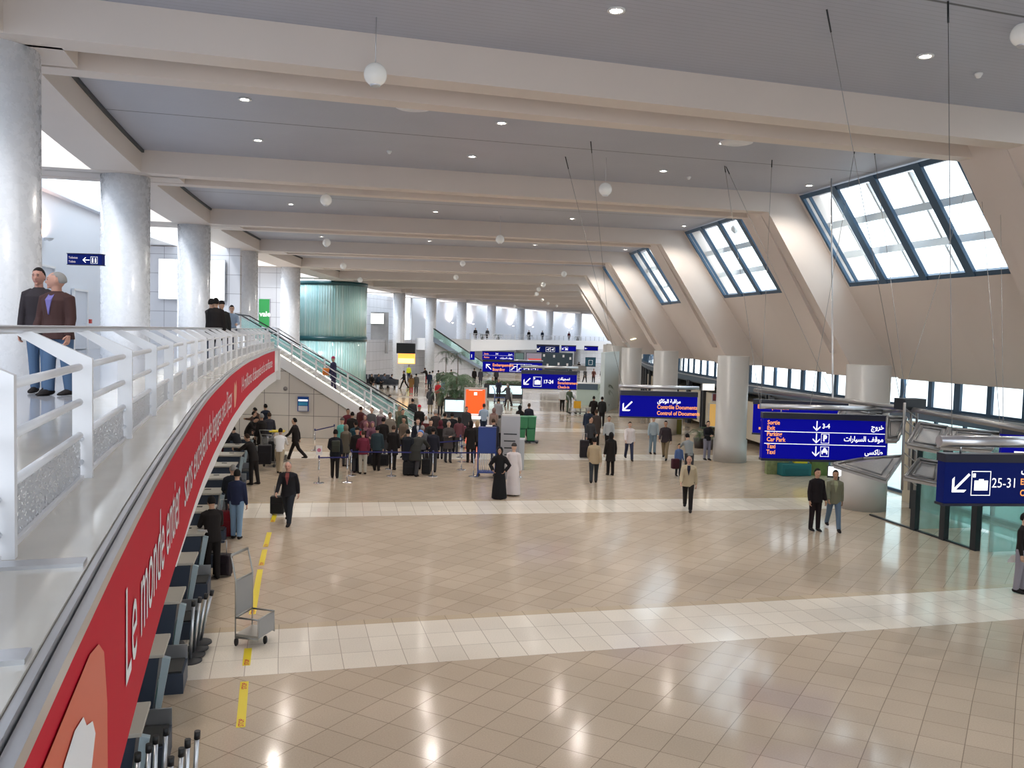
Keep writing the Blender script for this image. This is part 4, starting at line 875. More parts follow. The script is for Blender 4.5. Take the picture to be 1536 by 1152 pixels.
    for nm in 'LR':
        g = MB(); a = J['ank' + nm]; ell(g, [a - Z3 * .035 - F3 * .065, a - Z3 * .02 - F3 * .03, a - Z3 * .028 + F3 * .05, a - Z3 * .046 + F3 * .14, a - Z3 * .055 + F3 * .185], [(.03, .03), (.044, .052), (.05, .046), (.047, .028), (.028, .014)], 12)
        m_ = bpy.data.meshes.new('shoe'); m_.from_pydata(g.v, [], g.f); m_.materials.append(None)
        for p in m_.polygons: p.use_smooth = True
        T['shoe' + nm] = m_
    # ---- hair, scarf, cap
    def cap(rx, rf, ru, df, du, cut, n=20, m=14):
        h = MB(); q = MB(); q.sph((0, 0, 0), 1, n, m); keep = []
        for x, y, z in q.v:
            z2 = z
            lim = cut(x, y)
            kk = 1.0
            if z < lim: z2 = lim + (z - lim) * .12; kk = .80
            h.v.append(tuple(HP(x * rx * kk, y * rf * kk + df, z2 * ru + du)))
        h.f = [list(f) for f in q.f]; m_ = bpy.data.meshes.new('hair'); m_.from_pydata(h.v, [], h.f); m_.materials.append(None)
        for p in m_.polygons: p.use_smooth = True
        return m_
    T['hair'] = cap(.0815, .100, .119, -.010, .008, lambda x, y: .40 + .1 * y if y > .35 else (-.45 if y < -.1 else -.45 + (y + .1) / .45 * .85))
    T['long_hair'] = cap(.092, .108, .17, -.022, -.022, lambda x, y: .55 if y > .3 else -1)
    T['thin_hair'] = cap(.080, .099, .116, -.012, .004, lambda x, y: .72 if y > .15 else (-.35 if y < -.2 else -.35 + (y + .2) / .35 * 1.07))
    T['knit_cap'] = cap(.094, .112, .14, -.006, .018, lambda x, y: .18)
    def scarf(g):
        vs = MB(); vs.sph((0, 0, 0), 1, 16, 12); g.add([HP(x * .10, y * .112 - .028, z * .138 + .004) for x, y, z in vs.v], vs.f, True)
        ell(g, [hc - hu * .03 - hf * .02, J['neck'] + hu * .02, J['shc'] + Z3 * .03, J['shc'] - Z3 * .06], [(.088, .08), (.09, .088), (.15, .11), (.19, .13)], 16)
    T['scarf'] = garment(scarf, .018)
    TC[key] = T; return T
SKINS = [(.50, .30, .21), (.42, .25, .17), (.58, .37, .27)]
M_eye = mat('eye_dark', (.05, .03, .025), .4); M_lip = mat('lip_tone', (.34, .13, .11), .5)
HAIRC = dict(black=(.012, .010, .010), brown=(.05, .03, .02), grey=(.28, .27, .26), white=(.5, .5, .49))
PEOPLE = []
def person(loc, face, label, pose='stand', top='jacket', tc=(.02, .02, .025), bc=(.02, .02, .03), hair='hair', hc='black', h=1.72, kind='man', near=False, shoes=(.015, .012, .012), extra=None, group=None, skin=None, bulk=1.0, vneck=None):
    T = template(pose, kind, near); sk = h / 1.70
    rt = empty('person', loc, math.radians(face), label, 'person', group)
    def part(mesh, name, c, rough=.8):
        o = bpy.data.objects.new(name, T[mesh]); link(o, rt); o.scale = (sk * bulk, sk * bulk, sk)
        o.material_slots[0].link = 'OBJECT'; o.material_slots[0].material = c if not isinstance(c, tuple) else cmat(c, rough); return o
    sc = skin or SKINS[len(PEOPLE) % 3]; b = part('body', 'body', cmat(sc, .5))
    for i, m_ in ((1, M_eye), (2, M_lip)): b.material_slots[i].link = 'OBJECT'; b.material_slots[i].material = m_
    if top == 'robe': part('robe', 'robe', tc)
    else: part(top, top, tc); part('trousers', 'trousers', bc)
    if vneck:
        J = joints(pose); g = MB(); k = .145; n = (J['shc'] - J['chest']).normalized(); fr = (F3 - n * F3.dot(n)).normalized(); a = J['neck'] + fr * .088 - n * .012; c_ = lerp(J['waist'], J['chest'], .35) + fr * .157 * bulk; m1 = lerp(J['chest'], J['shc'], .6) + fr * .147 * bulk
        g.prism([(a + X3 * .045) * sk, (m1 + X3 * .050) * sk, c_ * sk, (m1 - X3 * .050) * sk, (a - X3 * .045) * sk], [(a + X3 * .045 - fr * .03) * sk, (m1 + X3 * .050 - fr * .04) * sk, (c_ - fr * .03) * sk, (m1 - X3 * .050 - fr * .04) * sk, (a - X3 * .045 - fr * .03) * sk]); g.build('shirt_front', cmat(vneck), rt)
    for nm in 'LR': part('shoe' + nm, 'shoe', shoes)
    if hair: part(hair, {'long_hair': 'hair', 'thin_hair': 'hair', 'scarf': 'headscarf'}.get(hair, hair), HAIRC[hc] if isinstance(hc, str) else hc, .85)
    if extra:
        for e in extra: e(rt, sk)
    PEOPLE.append(rt); return rt
def hd(px, py, h=1.72, z=0.0):      # floor point under a head top seen at (px, py)
    P = at(px, py, z + h); return Vector((P.x, P.y, z))
# ---------------------------------------------------------------- who stands where (head-top or feet pixel -> floor)
K = (.012, .012, .015); NV = (.02, .03, .06); GR = (.10, .10, .105); DG = (.045, .045, .05); BR = (.09, .05, .035); JE = (.07, .12, .21); LJ = (.20, .31, .45); KH = (.38, .32, .23); BE = (.44, .36, .25); WH = (.72, .72, .74); OL = (.13, .12, .08); MR = (.12, .02, .03); LB = (.38, .48, .62); RD = (.42, .02, .03); TE = (.12, .45, .42)
def ft(px, py, z=0.0): P = at(px, py, z); return Vector((P.x, P.y, z))
P_ = person
# gallery, near pair
pA = P_(ft(60, 590, 4.5), 6, 'person in dark grey sweater and jeans, close beside the white gallery column', 'stand', 'jacket', (.028, .022, .026), JE, 'hair', 'black', 1.68, near=True, skin=(.42, .22, .17))
pB = P_(ft(88, 593, 4.5), -14, 'person in open dark brown jacket over lilac shirt and jeans, head turned aside', 'righty', 'jacket', (.055, .026, .024), JE, 'thin_hair', 'grey', 1.62, near=True, skin=(.50, .27, .20), bulk=1.2, vneck=(.16, .14, .36))
P_(hd(317, 452, 1.74, 4.5), 150, 'person in black jacket at the left of the trio leaning by the gallery rail', 'fold', 'jacket', K, NV, 'hair', 'black', 1.74)
P_(hd(323.5, 451, 1.76, 4.5), 180, 'person in long black coat seen from behind in the gallery trio', 'stand', 'coat', K, K, 'hair', 'black', 1.76)
P_(hd(332.5, 456, 1.7, 4.5), 205, 'person in black with a hood up at the right of the gallery trio', 'idle', 'coat', (.02, .02, .02), NV, 'knit_cap', 'black', 1.70)
P_(hd(347.5, 461, 1.68, 4.5), 20, 'person in pale blue shirt with forearms on the gallery rail', 'hold', 'shirt', (.26, .34, .46), (.05, .06, .10), 'hair', 'black', 1.68)
# counter side
P_(ft(318, 868), 215, 'person in black holding a white paper at the nearest check-in desk', 'hold', 'jacket', K, K, 'hair', 'black', 1.74)
P_(hd(349, 703), 195, 'bald person in dark suit and white collar facing the desk beside a red suitcase', 'idle', 'jacket', (.018, .022, .03), DG, 'thin_hair', 'grey', 1.75, skin=(.52, .32, .24), vneck=(.6, .6, .62))
P_(ft(354.6, 808), 178, 'person in navy sweater and faded blue jeans seen from behind', 'stand', 'shirt', (.018, .024, .06), LJ, 'hair', 'black', 1.74)
P_(ft(380, 727), 250, 'person in black suit leaning an elbow on a check-in desk', 'lean', 'jacket', K, K, 'hair', 'brown', 1.76)
P_(hd(325, 657, 1.35), 75, 'seated check-in agent in dark red jacket with white collar', 'sit', 'jacket', (.10, .01, .018), K, 'hair', 'black', 1.70, vneck=(.6, .6, .62))
P_(hd(342, 640, 1.35), 75, 'seated check-in agent in dark jacket behind the one in red', 'sit', 'jacket', (.02, .018, .022), K, 'hair', 'black', 1.70)
P_(hd(380, 620.5, 1.62), 80, 'check-in agent in dark brown jacket standing behind the far desks', 'idle', 'jacket', (.05, .03, .03), K, 'hair', 'black', 1.66)
P_(hd(390.5, 613), 255, 'dark-haired person in dark brown leaning over the farthest desk', 'lean', 'jacket', BR, K, 'hair', 'black', 1.74)
P_(hd(398.5, 611), 230, 'tall person in navy coat at the head of the counter line', 'stand', 'coat', (.015, .02, .035), (.2, .22, .28), 'hair', 'black', 1.80)
P_(hd(393, 626), 235, 'person in long black coat with their back to the yellow-topped trolley', 'stand', 'coat', K, K, 'hair', 'grey', 1.80)
P_(hd(404, 622), 200, 'person in charcoal jacket squeezed between the counter crowd and trolley', 'idle', 'jacket', (.03, .03, .04), (.25, .27, .33), 'hair', 'brown', 1.74)
P_(hd(358, 640), 245, 'person in black hidden up to the chest behind the second row of desks', 'lean', 'jacket', (.02, .02, .025), K, 'hair', 'black', 1.70)
P_(hd(372, 630, 1.45), 70, 'check-in agent in black cap and jacket bending under the banner', 'bend', 'jacket', K, K, 'hair', 'black', 1.72)
P_(hd(420, 645, 1.68), 186, 'bald person in white shirt and khaki trousers pushing a loaded trolley', 'push', 'shirt', WH, KH, 'thin_hair', 'black', 1.72, skin=(.40, .24, .17))
P_(ft(443, 690), 262, 'person in black suit striding left past the panelled stair wall', 'stride', 'jacket', K, K, 'hair', 'black', 1.76)
P_(ft(432, 785), 2, 'grey-haired person in open black coat walking forward with a wheeled bag', 'walk', 'jacket', (.014, .014, .018), (.018, .02, .028), 'thin_hair', 'grey', 1.76, bulk=1.06, skin=(.60, .34, .27), vneck=(.22, .06, .06))
# queue
P_(ft(502, 717), 185, 'person in black jacket and trousers with a backpack at the front belt of the queue', 'idle', 'jacket', (.012, .014, .02), K, 'hair', 'black', 1.74)
P_(hd(513, 628), 160, 'person in fur-trimmed grey hood and turquoise scarf in the queue', 'stand', 'coat', TE, K, 'knit_cap', (.10, .09, .085), 1.66, kind='woman')
P_(hd(528, 621), 170, 'dark-haired person in black with turquoise sleeve in the queue', 'idle', 'jacket', K, K, 'hair', 'black', 1.74)
P_(hd(522, 615.5), 20, 'person in maroon top behind the turquoise pair', 'stand', 'jacket', MR, K, 'hair', 'black', 1.72)
P_(hd(558, 615), -20, 'person in grey jacket and dark beard at the foot of the staircase', 'stand', 'jacket', GR, K, 'thin_hair', 'black', 1.76)
P_(hd(547.6, 622), 10, 'person in plum headscarf facing forward in the queue', 'stand', 'coat', (.09, .03, .04), K, 'scarf', (.16, .07, .08), 1.64, kind='woman')
P_(hd(549, 631), 30, 'person in rose headscarf and black coat in front of the plum one', 'idle', 'coat', K, K, 'scarf', (.30, .14, .16), 1.60, kind='woman')
P_(ft(544, 711), 200, 'person with crimson bag on the back and pale khaki trousers in the queue', 'idle', 'jacket', (.14, .02, .04), (.42, .40, .35), 'hair', 'brown', 1.60)
P_(hd(558.5, 632), 15, 'person in patterned maroon headscarf and coat beside a dark suitcase', 'hold', 'coat', (.14, .06, .09), K, 'scarf', (.22, .10, .13), 1.64, kind='woman')
P_(hd(566, 641), 175, 'person in dark teal jacket seen from behind amid the queue', 'stand', 'jacket', (.03, .05, .06), K, 'hair', 'black', 1.70)
P_(hd(536, 643), 190, 'person in black hood, left of the khaki trousers in the queue', 'stand', 'coat', K, DG, 'knit_cap', 'black', 1.68)
P_(hd(598, 611), 50, 'person in olive-grey jacket reaching to the escalator handrail', 'rail', 'jacket', OL, DG, 'hair', 'grey', 1.76)
P_(hd(629, 611), 175, 'person in bright red cap and black coat in the queue', 'stand', 'coat', K, K, 'knit_cap', (.60, .015, .04), 1.74)
P_(ft(622, 714), 165, 'stooping person in blue knitted hood and long dark grey coat', 'bend', 'coat', (.035, .035, .032), DG, 'knit_cap', (.14, .26, .62), 1.78, bulk=1.15)
P_(hd(627, 631), 5, 'person facing forward in dark jacket and pale shirt behind the blue hood', 'stand', 'jacket', (.015, .018, .03), K, 'hair', 'brown', 1.74, skin=(.62, .40, .30), vneck=(.5, .52, .55))
P_(hd(606.6, 628), -30, 'dark-haired person in tan jacket left of the blue hood', 'idle', 'jacket', (.16, .12, .09), K, 'hair', 'black', 1.72)
P_(hd(590, 640), 170, 'person in black coat beside a black wheeled bag, left of the blue hood', 'idle', 'coat', K, K, 'hair', 'brown', 1.70)
P_(hd(653.5, 618.5), 195, 'grey-haired person in dark brown jacket in the thick of the queue', 'idle', 'jacket', (.04, .03, .03), (.05, .05, .06), 'hair', 'grey', 1.76)
P_(hd(640, 622), -10, 'person in white scarf and dark red coat near the red advertising panel', 'stand', 'coat', (.12, .03, .03), K, 'scarf', (.6, .58, .56), 1.62, kind='woman')
P_(hd(646, 632), 25, 'person in black leather jacket with folded arms in the queue', 'fold', 'jacket', (.02, .02, .02), K, 'hair', 'black', 1.72)
P_(hd(667, 622), 150, 'person in black coat right of the grey-haired one', 'stand', 'coat', (.02, .02, .022), K, 'hair', 'black', 1.74)
P_(ft(677, 679), 182, 'person in black suit seen from behind with feet apart near the blue belts', 'stand', 'jacket', (.012, .012, .016), K, 'hair', 'black', 1.78)
P_(ft(705, 694), 200, 'slim person in long black dress coat left of the blue podium', 'idle', 'coat', K, K, 'long_hair', 'black', 1.72, kind='woman')
P_(hd(716, 634, 1.6), 185, 'person with fair hair just behind the blue podium', 'stand', 'jacket', (.03, .03, .03), K, 'long_hair', (.45, .33, .2), 1.60, kind='woman')
P_(hd(726, 608.6), 190, 'person in light blue shirt below the red advertising panel', 'fold', 'shirt', LB, NV, 'hair', 'brown', 1.76)
P_(hd(741, 612), 160, 'person in beige headscarf right of the light blue shirt', 'stand', 'coat', (.28, .20, .17), K, 'scarf', (.22, .13, .12), 1.64, kind='woman')
P_(ft(741, 690), 195, 'person in dark navy coat leaning over the blue podium', 'lean', 'coat', (.018, .018, .03), (.03, .04, .07), 'hair', 'brown', 1.76)
P_(hd(754, 621), 170, 'grey-haired person behind the tall grey totem', 'stand', 'jacket', (.20, .19, .18), K, 'hair', 'grey', 1.72)
P_(hd(780, 608.6), 150, 'person in black headscarf behind the green bins', 'stand', 'coat', K, K, 'scarf', (.012, .012, .014), 1.66, kind='woman')
P_(hd(793.6, 607.7), 170, 'person in navy jacket pushing the green bins', 'stand', 'jacket', (.02, .022, .035), K, 'hair', 'brown', 1.74, vneck=(.3, .15, .12))
P_(ft(748.5, 748), -10, 'person in full-length black robe and black headscarf with hands on hips', 'hips', 'robe', (.01, .01, .012), K, 'scarf', (.01, .01, .012), 1.66, kind='abaya')
P_(ft(769, 743), 165, 'person in long white robe and dark patterned head wrap', 'stand', 'robe', (.68, .62, .62), WH, 'knit_cap', (.05, .045, .045), 1.70, kind='robe')
for px, py, f, ps, tp, c1, hr, hc_, lb, kd in ((575, 629, 170, 'stand', 'jacket', K, 'hair', 'black', 'person in black jacket left of the big dark shoulder bag', 'man'), (585, 621, 20, 'idle', 'jacket', (.20, .17, .14), 'hair', 'brown', 'person in beige-grey jacket by the last escalator step', 'man'),
      (612, 647, 160, 'stand', 'coat', (.012, .012, .02), 'hair', 'black', 'person in black coat left of the blue knitted hood', 'man'), (634, 641, 190, 'hold', 'jacket', (.10, .10, .11), 'hair', 'grey', 'person in grey jacket right behind the blue knitted hood', 'man'), (661, 633, 175, 'stand', 'coat', K, 'scarf', (.10, .02, .03), 'person in dark red headscarf and black coat in the queue', 'woman'),
      (689, 628, 200, 'idle', 'jacket', (.14, .05, .06), 'long_hair', 'black', 'person in wine jacket beside the black suit seen from behind', 'woman'), (700, 612, 10, 'stand', 'jacket', DG, 'hair', 'black', 'person in charcoal jacket left of the red advertising panel', 'man'), (534, 634, 195, 'idle', 'jacket', (.02, .06, .08), 'hair', 'black', 'person in petrol jacket behind the black hood', 'man'),
      (519, 640, 170, 'stand', 'coat', (.10, .09, .07), 'scarf', (.20, .16, .12), 'person in taupe headscarf left in the queue', 'woman'), (604, 616, 30, 'stand', 'jacket', (.05, .07, .05), 'hair', 'black', 'person in dark green jacket right of the olive-grey one', 'man'), (650, 644, 185, 'stand', 'jacket', (.02, .02, .03), 'hair', 'black', 'person in black with the back turned just above the front belt', 'man'),
      (673, 634, 20, 'fold', 'coat', (.07, .06, .06), 'hair', 'grey', 'person in grey-brown coat with folded arms near the podium', 'man'), (541, 612, 150, 'stand', 'jacket', (.08, .02, .02), 'hair', 'brown', 'person in rust jacket against the stair stringer', 'man'), (619, 600, 200, 'idle', 'jacket', (.03, .03, .03), 'hair', 'black', 'dark figure at the foot of the escalator', 'man'),
      (748, 600, 190, 'stand', 'jacket', (.3, .3, .32), 'hair', 'black', 'person in light grey jacket above the totem', 'man'), (572, 616, 185, 'stand', 'coat', (.16, .10, .12), 'scarf', (.5, .45, .44), 'person in pale headscarf beside the bearded grey jacket', 'woman')):
    P_(hd(px, py, 1.7 if kd == 'man' else 1.62), f, lb, ps, tp, c1, DG, hr, hc_, 1.7 if kd == 'man' else 1.62, kind=kd)
# mid hall
P_(ft(762, 610), 215, 'person in long grey coat pushing a trolley behind the totem', 'push', 'coat', (.07, .07, .08), K, 'hair', 'grey', 1.74)
P_(ft(843, 616), 10, 'person in white jacket and black trousers by the far trolleys', 'stand', 'jacket', (.62, .62, .62), K, 'hair', 'black', 1.70)
P_(ft(853, 619), 30, 'person in green-grey fatigues beside the white jacket', 'idle', 'jacket', (.09, .12, .08), (.08, .10, .07), 'hair', 'black', 1.76)
P_(ft(747.5, 599), 0, 'person in dark coat pushing a blue wheelchair', 'push', 'coat', (.03, .035, .06), K, 'hair', 'grey', 1.72)
P_(ft(738, 595), 20, 'person walking left of the blue wheelchair', 'walk', 'jacket', DG, K, 'hair', 'black', 1.70)
P_(hd(891, 596.5), 190, 'person in black jacket, left of the two standing farthest on the right', 'fold', 'jacket', K, K, 'hair', 'black', 1.74)
P_(hd(903.5, 597.5), 185, 'person in black jacket, right of the two standing farthest on the right', 'stand', 'jacket', (.02, .02, .022), K, 'hair', 'black', 1.74)
P_(hd(883, 615), 170, 'person in navy suit with a tall black suitcase', 'stand', 'jacket', (.02, .03, .055), (.02, .03, .05), 'hair', 'grey', 1.76)
P_(hd(885.5, 628), 30, 'bald person in dark jacket facing the navy suit', 'idle', 'jacket', DG, K, 'thin_hair', 'black', 1.72)
P_(hd(895, 618), 195, 'person in brown coat in the middle of the standing group', 'stand', 'coat', (.06, .045, .04), K, 'hair', 'brown', 1.76)
P_(ft(890, 726), 175, 'person in sand-coloured jacket walking away with dark trousers', 'stride', 'jacket', (.40, .31, .20), (.03, .035, .04), 'hair', 'black', 1.74)
P_(ft(915, 713), 195, 'person in black coat and black headscarf right of the sand jacket', 'stand', 'coat', K, K, 'scarf', (.012, .012, .014), 1.64, kind='woman')
P_(hd(914, 627), -10, 'person in pale grey shirt behind the black headscarf', 'stand', 'shirt', (.42, .44, .45), K, 'hair', 'brown', 1.74)
P_(ft(943, 690), 2, 'person in white track top with red sleeves walking forward', 'walk', 'jacket', (.68, .62, .62), (.03, .035, .07), 'hair', 'black', 1.72)
P_(ft(978.5, 681), 8, 'person in grey shirt and light jeans standing under the Contrôle sign', 'stand', 'shirt', (.34, .40, .44), (.18, .24, .29), 'hair', 'brown', 1.74)
P_(ft(997, 689), -15, 'person in dark jacket and brown trousers under the right end of the Contrôle sign', 'walk', 'jacket', (.04, .03, .035), (.20, .15, .09), 'hair', 'black', 1.76)
P_(hd(1035, 656, 1.62), 190, 'person in grey sweater stooping over a child', 'lean', 'shirt', (.24, .26, .27), DG, 'hair', 'black', 1.72)
P_(ft(1017, 714), 15, 'child in blue top beside the stooping grey sweater', 'stand', 'shirt', (.10, .16, .34), DG, 'hair', 'black', 1.25)
P_(ft(1031, 765), -12, 'balding person in beige blazer and black trousers striding forward', 'walk', 'jacket', (.46, .38, .26), K, 'thin_hair', 'brown', 1.76, skin=(.52, .30, .22), vneck=(.015, .015, .03))
P_(ft(1060, 690), 20, 'person in black top and grey trousers leaning against the column', 'fold', 'shirt', (.015, .015, .018), (.22, .22, .28), 'hair', 'black', 1.72)
P_(ft(1221.6, 796), 12, 'person in black suit, left of the pair walking below the Sortie sign', 'stand', 'jacket', (.014, .010, .012), (.016, .01, .012), 'hair', 'black', 1.76)
P_(ft(1249, 794), -8, 'person in khaki jacket over striped shirt and jeans, right of the walking pair', 'walk', 'jacket', (.19, .19, .13), (.13, .19, .27), 'hair', 'black', 1.76, vneck=(.30, .32, .20))
P_(ft(1530, 889), 40, 'person in black top and grey trousers cut by the right frame edge, holding white paper', 'stand', 'shirt', K, (.28, .26, .30), 'hair', 'black', 1.74)
P_(ft(1425, 757), 160, 'person in dark clothes half hidden inside the entrance vestibule', 'idle', 'jacket', NV, K, 'hair', 'black', 1.7)
# beyond the stair
P_(ft(624, 590), 200, 'person in grey coat standing alone on the shiny far floor', 'stand', 'coat', (.09, .09, .085), DG, 'hair', 'black', 1.70)
P_(ft(616.5, 590.5), 185, 'person in brown coat over red skirt in the far hall', 'idle', 'coat', (.22, .12, .04), RD, 'scarf', (.10, .05, .03), 1.62, kind='woman')
P_(ft(606, 583), 260, 'person in black walking left in the far hall', 'walk', 'jacket', K, K, 'hair', 'black', 1.74)
P_(ft(613, 572), 0, 'guard in yellow safety vest standing below the orange screen', 'stand', 'shirt', (.65, .75, .05), NV, 'hair', 'black', 1.76)
for px, py, f, ps, tp, c1, c2, hr, hc_, lb, kd in ((648.5, 583, 170, 'stand', 'shirt', WH, (.3, .3, .32), 'hair', 'black', 'person in white shirt in the far standing group left of the palms', 'man'), (644, 585, 190, 'idle', 'coat', NV, K, 'hair', 'black', 'person in navy coat in front of the white shirt', 'man'),
      (657, 582, 160, 'stand', 'jacket', K, DG, 'hair', 'black', 'person in black jacket between white shirt and palms', 'man'), (664.5, 585, 200, 'stand', 'jacket', (.02, .02, .03), LJ, 'hair', 'black', 'person in black jacket and pale jeans left of the palms', 'man'), (676, 580, 150, 'idle', 'jacket', K, K, 'hair', 'black', 'dark figure against the palm leaves', 'man'),
      (645, 620, 185, 'idle', 'coat', (.05, .05, .055), KH, 'scarf', (.05, .05, .06), 'person in dark hooded coat and khaki trousers by the planter', 'woman'), (660, 622, 200, 'stand', 'coat', OL, DG, 'hair', 'brown', 'person in olive coat by the planter screen', 'man'), (656.5, 606, 20, 'stand', 'jacket', RD, K, 'hair', 'brown', 'person in red jacket left of the planter', 'man'),
      (640, 576, 240, 'lean', 'jacket', K, (.25, .02, .02), 'hair', 'black', 'stooping dark figure with a trolley in the far hall', 'man'), (711, 577, 170, 'stand', 'coat', K, K, 'hair', 'black', 'dark coated figure left of the pair under the Boarding sign', 'man'), (720.5, 578, 185, 'stand', 'coat', (.06, .06, .08), DG, 'hair', 'black', 'person in grey coat below the left end of the Boarding sign', 'man'),
      (868, 561, 180, 'stand', 'jacket', K, K, 'hair', 'black', 'far dark figure in the passage beyond the 17-24 sign', 'man'), (877, 574.5, 20, 'walk', 'jacket', (.10, .10, .10), K, 'hair', 'black', 'far person walking in grey beyond the 17-24 sign', 'man'), (890, 575, 0, 'push', 'jacket', (.14, .06, .05), K, 'hair', 'black', 'far person pushing a cart before the teal board', 'man'), (903, 574, 200, 'stand', 'coat', K, K, 'hair', 'black', 'far dark figure at the passage edge beside the potted tree', 'man'),
      (744, 577, 180, 'stand', 'jacket', DG, K, 'hair', 'black', 'far figure behind the counter screens under the Boarding sign', 'man')):
    P_(ft(px, py), f, lb, ps, tp, c1, c2, hr, hc_, 1.70, kd)
# on the staircase and seated
def onstair(px, py):
    P = atY(px, py, 44.6); return Vector((P.x, 44.6, 4.5 - .173 * (int((P.x - SX0) / run) + 1)))
P_(onstair(500, 575), 250, 'person in pink hat and dark coat coming down the stairs beside an orange bag', 'stand', 'coat', (.03, .03, .07), (.06, .05, .10), 'knit_cap', (.45, .05, .14), 1.62, kind='woman')
for i, (px, py, f, ps, c1, lb) in enumerate(((537.5, 604, 20, 'sit', K, 'person in black seated on the nearest waiting bench'), (551, 603, 10, 'sit', GR, 'person in grey seated right of the one in black'), (577, 622, 80, 'slump', (.05, .05, .055), 'person slumped forward with legs stretched at the bench end'), (566.5, 583, 60, 'sit', (.02, .03, .05), 'person in navy seated in the far bench row'),
       (557, 583, 20, 'sit', K, 'dark figure seated at the left of the far bench row'), (575, 582, 90, 'sit', (.10, .12, .18), 'person in grey-blue reclining in the far bench row'), (559, 600, 30, 'sit', (.5, .5, .5), 'person in pale grey jacket on the near bench'), (583, 582, 120, 'slump', (.03, .03, .05), 'dark figure dozing at the right end of the far bench row'))):
    P_(ft(px, py), f, lb, ps, 'jacket', c1, JE if i in (1, 6) else K, 'hair', 'black', 1.72)
# upper far gallery
for px, lb, c1 in ((715, 'tiny figure at the left end of the far gallery', K), (733, 'tiny figure beside a far gallery column', DG), (795, 'tiny figure near two planters on the far gallery', K), (815, 'tiny figure in navy on the far gallery', NV), (855, 'tiny figure at the right end of the far gallery', MR)):
    Q = onu(px, 499.5 + (px - 768) * .02, 3.6); P = car(3.4, pol(Q)[1], 4.5) if Q else None
    if P is not None: P_(P, 10, lb, 'stand', 'jacket', c1, K, 'hair', 'black', 1.72)
# ================================================================ FURNITURE AND FITTINGS
M_desk = mat('desk_slate', (.035, .05, .08), .4); M_dtop = mat('desk_top_laminate', (.42, .40, .36), .35); M_dedge = mat('desk_pale_blue', (.36, .46, .52), .35); M_teal2 = mat('desk_teal_glass', (.10, .20, .21), .25)
M_blk = mat('black_plastic', (.012, .012, .014), .45); M_belt = mat('rubber_belt', (.03, .03, .03), .7)
DW = ['first', 'second', 'third', 'fourth', 'fifth', 'sixth', 'seventh', 'eighth', 'ninth', 'tenth', 'eleventh', 'twelfth', 'thirteenth', 'fourteenth']
def child(mb, name, m, par, **k): return mb.build(name, m, par, **k)
DS = [-61.2 + 2.42 * i for i in range(14)]
def desk(i):
    s_ = DS[i]; uu = uE(s_) - .98; P = car(uu, s_); r = empty('checkin_desk', P, yaw(s_), 'slate blue check-in desk with beige top, %s along the counter row from the camera end' % DW[i], 'desk', 'check-in desks under the gallery')
    g = MB(); g.prism([(-.30, -.36, 0), (.34, -.36, 0), (.46, -.36, 1.02), (-.30, -.36, 1.02)], [(-.30, .36, 0), (.34, .36, 0), (.46, .36, 1.02), (-.30, .36, 1.02)]); child(g, 'body', M_desk, r)
    g = MB(); g.box((.09, 0, 1.06), (.86, .84, .05)); child(g, 'top', M_dtop, r, bevel=.008)
    g = MB(); g.prism([(.47, -.38, .25), (.60, -.38, 1.0), (.50, -.38, 1.03), (.40, -.38, .25)], [(.47, -.30, .25), (.60, -.30, 1.0), (.50, -.30, 1.03), (.40, -.30, .25)]); child(g, 'side_fin', M_dedge, r)
    g = MB(); g.box((.40, .1, .5), (.03, .5, .9)); child(g, 'front_panel', M_teal2, r)
    g = MB(); g.box((.12, .15, 1.09), (.16, .08, .012)); child(g, 'document_slot', M_blk, r)
    # agent's lower shelf with screen and keyboard
    g = MB(); g.box((-.62, 0, .74), (.66, .9, .04)); child(g, 'agent_shelf', mat('agent_shelf', (.50, .46, .30), .5), r)
    g = MB(); g.box((-.62, -.02, 1.0), (.05, .40, .30)); g.box((-.60, -.02, .80), (.04, .06, .12)); g.box((-.60, -.02, .765), (.18, .22, .015)); child(g, 'monitor', mat('beige_monitor', (.42, .40, .33), .5), r)
    g = MB(); g.box((-.82, 0, .77), (.16, .4, .02)); child(g, 'keyboard', M_blk, r)
    # baggage belt beside the desk
    q = empty('baggage_belt', car(uu - .1, s_ + 1.21), yaw(s_ + 1.2), 'short black baggage weighing belt beyond the %s check-in desk' % DW[i], 'conveyor', 'baggage belts between the desks')
    g = MB(); g.box((0, 0, .15), (1.5, .66, .3)); child(g, 'frame', M_desk, q); g = MB(); g.box((0, 0, .315), (1.44, .56, .03)); child(g, 'belt', M_belt, q)
    g = MB(); g.box((.0, .31, .42), (1.5, .03, .22)); child(g, 'side_guard', M_alu, q)
for i in range(len(DS)): desk(i)
# small wall screens above the counters, one red
for i in range(9):
    s_ = -56.5 + 3.6 * i; P = car(uE(s_) - .62, s_, 2.75); r = empty('counter_screen', P, yaw(s_), ('red lit' if i == 3 else 'dark blue') + ' check-in screen under the gallery fascia, %s from the camera end' % DW[i], 'screen', 'screens above the check-in desks')
    g = MB(); g.box((0, 0, 0), (.10, .62, .42)); child(g, 'case', M_blk, r); g = MB(); g.box((.052, 0, 0), (.006, .56, .36)); child(g, 'display', mat('screen_red', (.7, .01, .08), .3, emit=1.2) if i == 3 else mat('screen_navy', (.01, .02, .07), .2, emit=.1), r)
    g = MB(); g.tube([(0, 0, .2), (0, 0, 1.22)], .02, 6); child(g, 'bracket', M_alu, r)
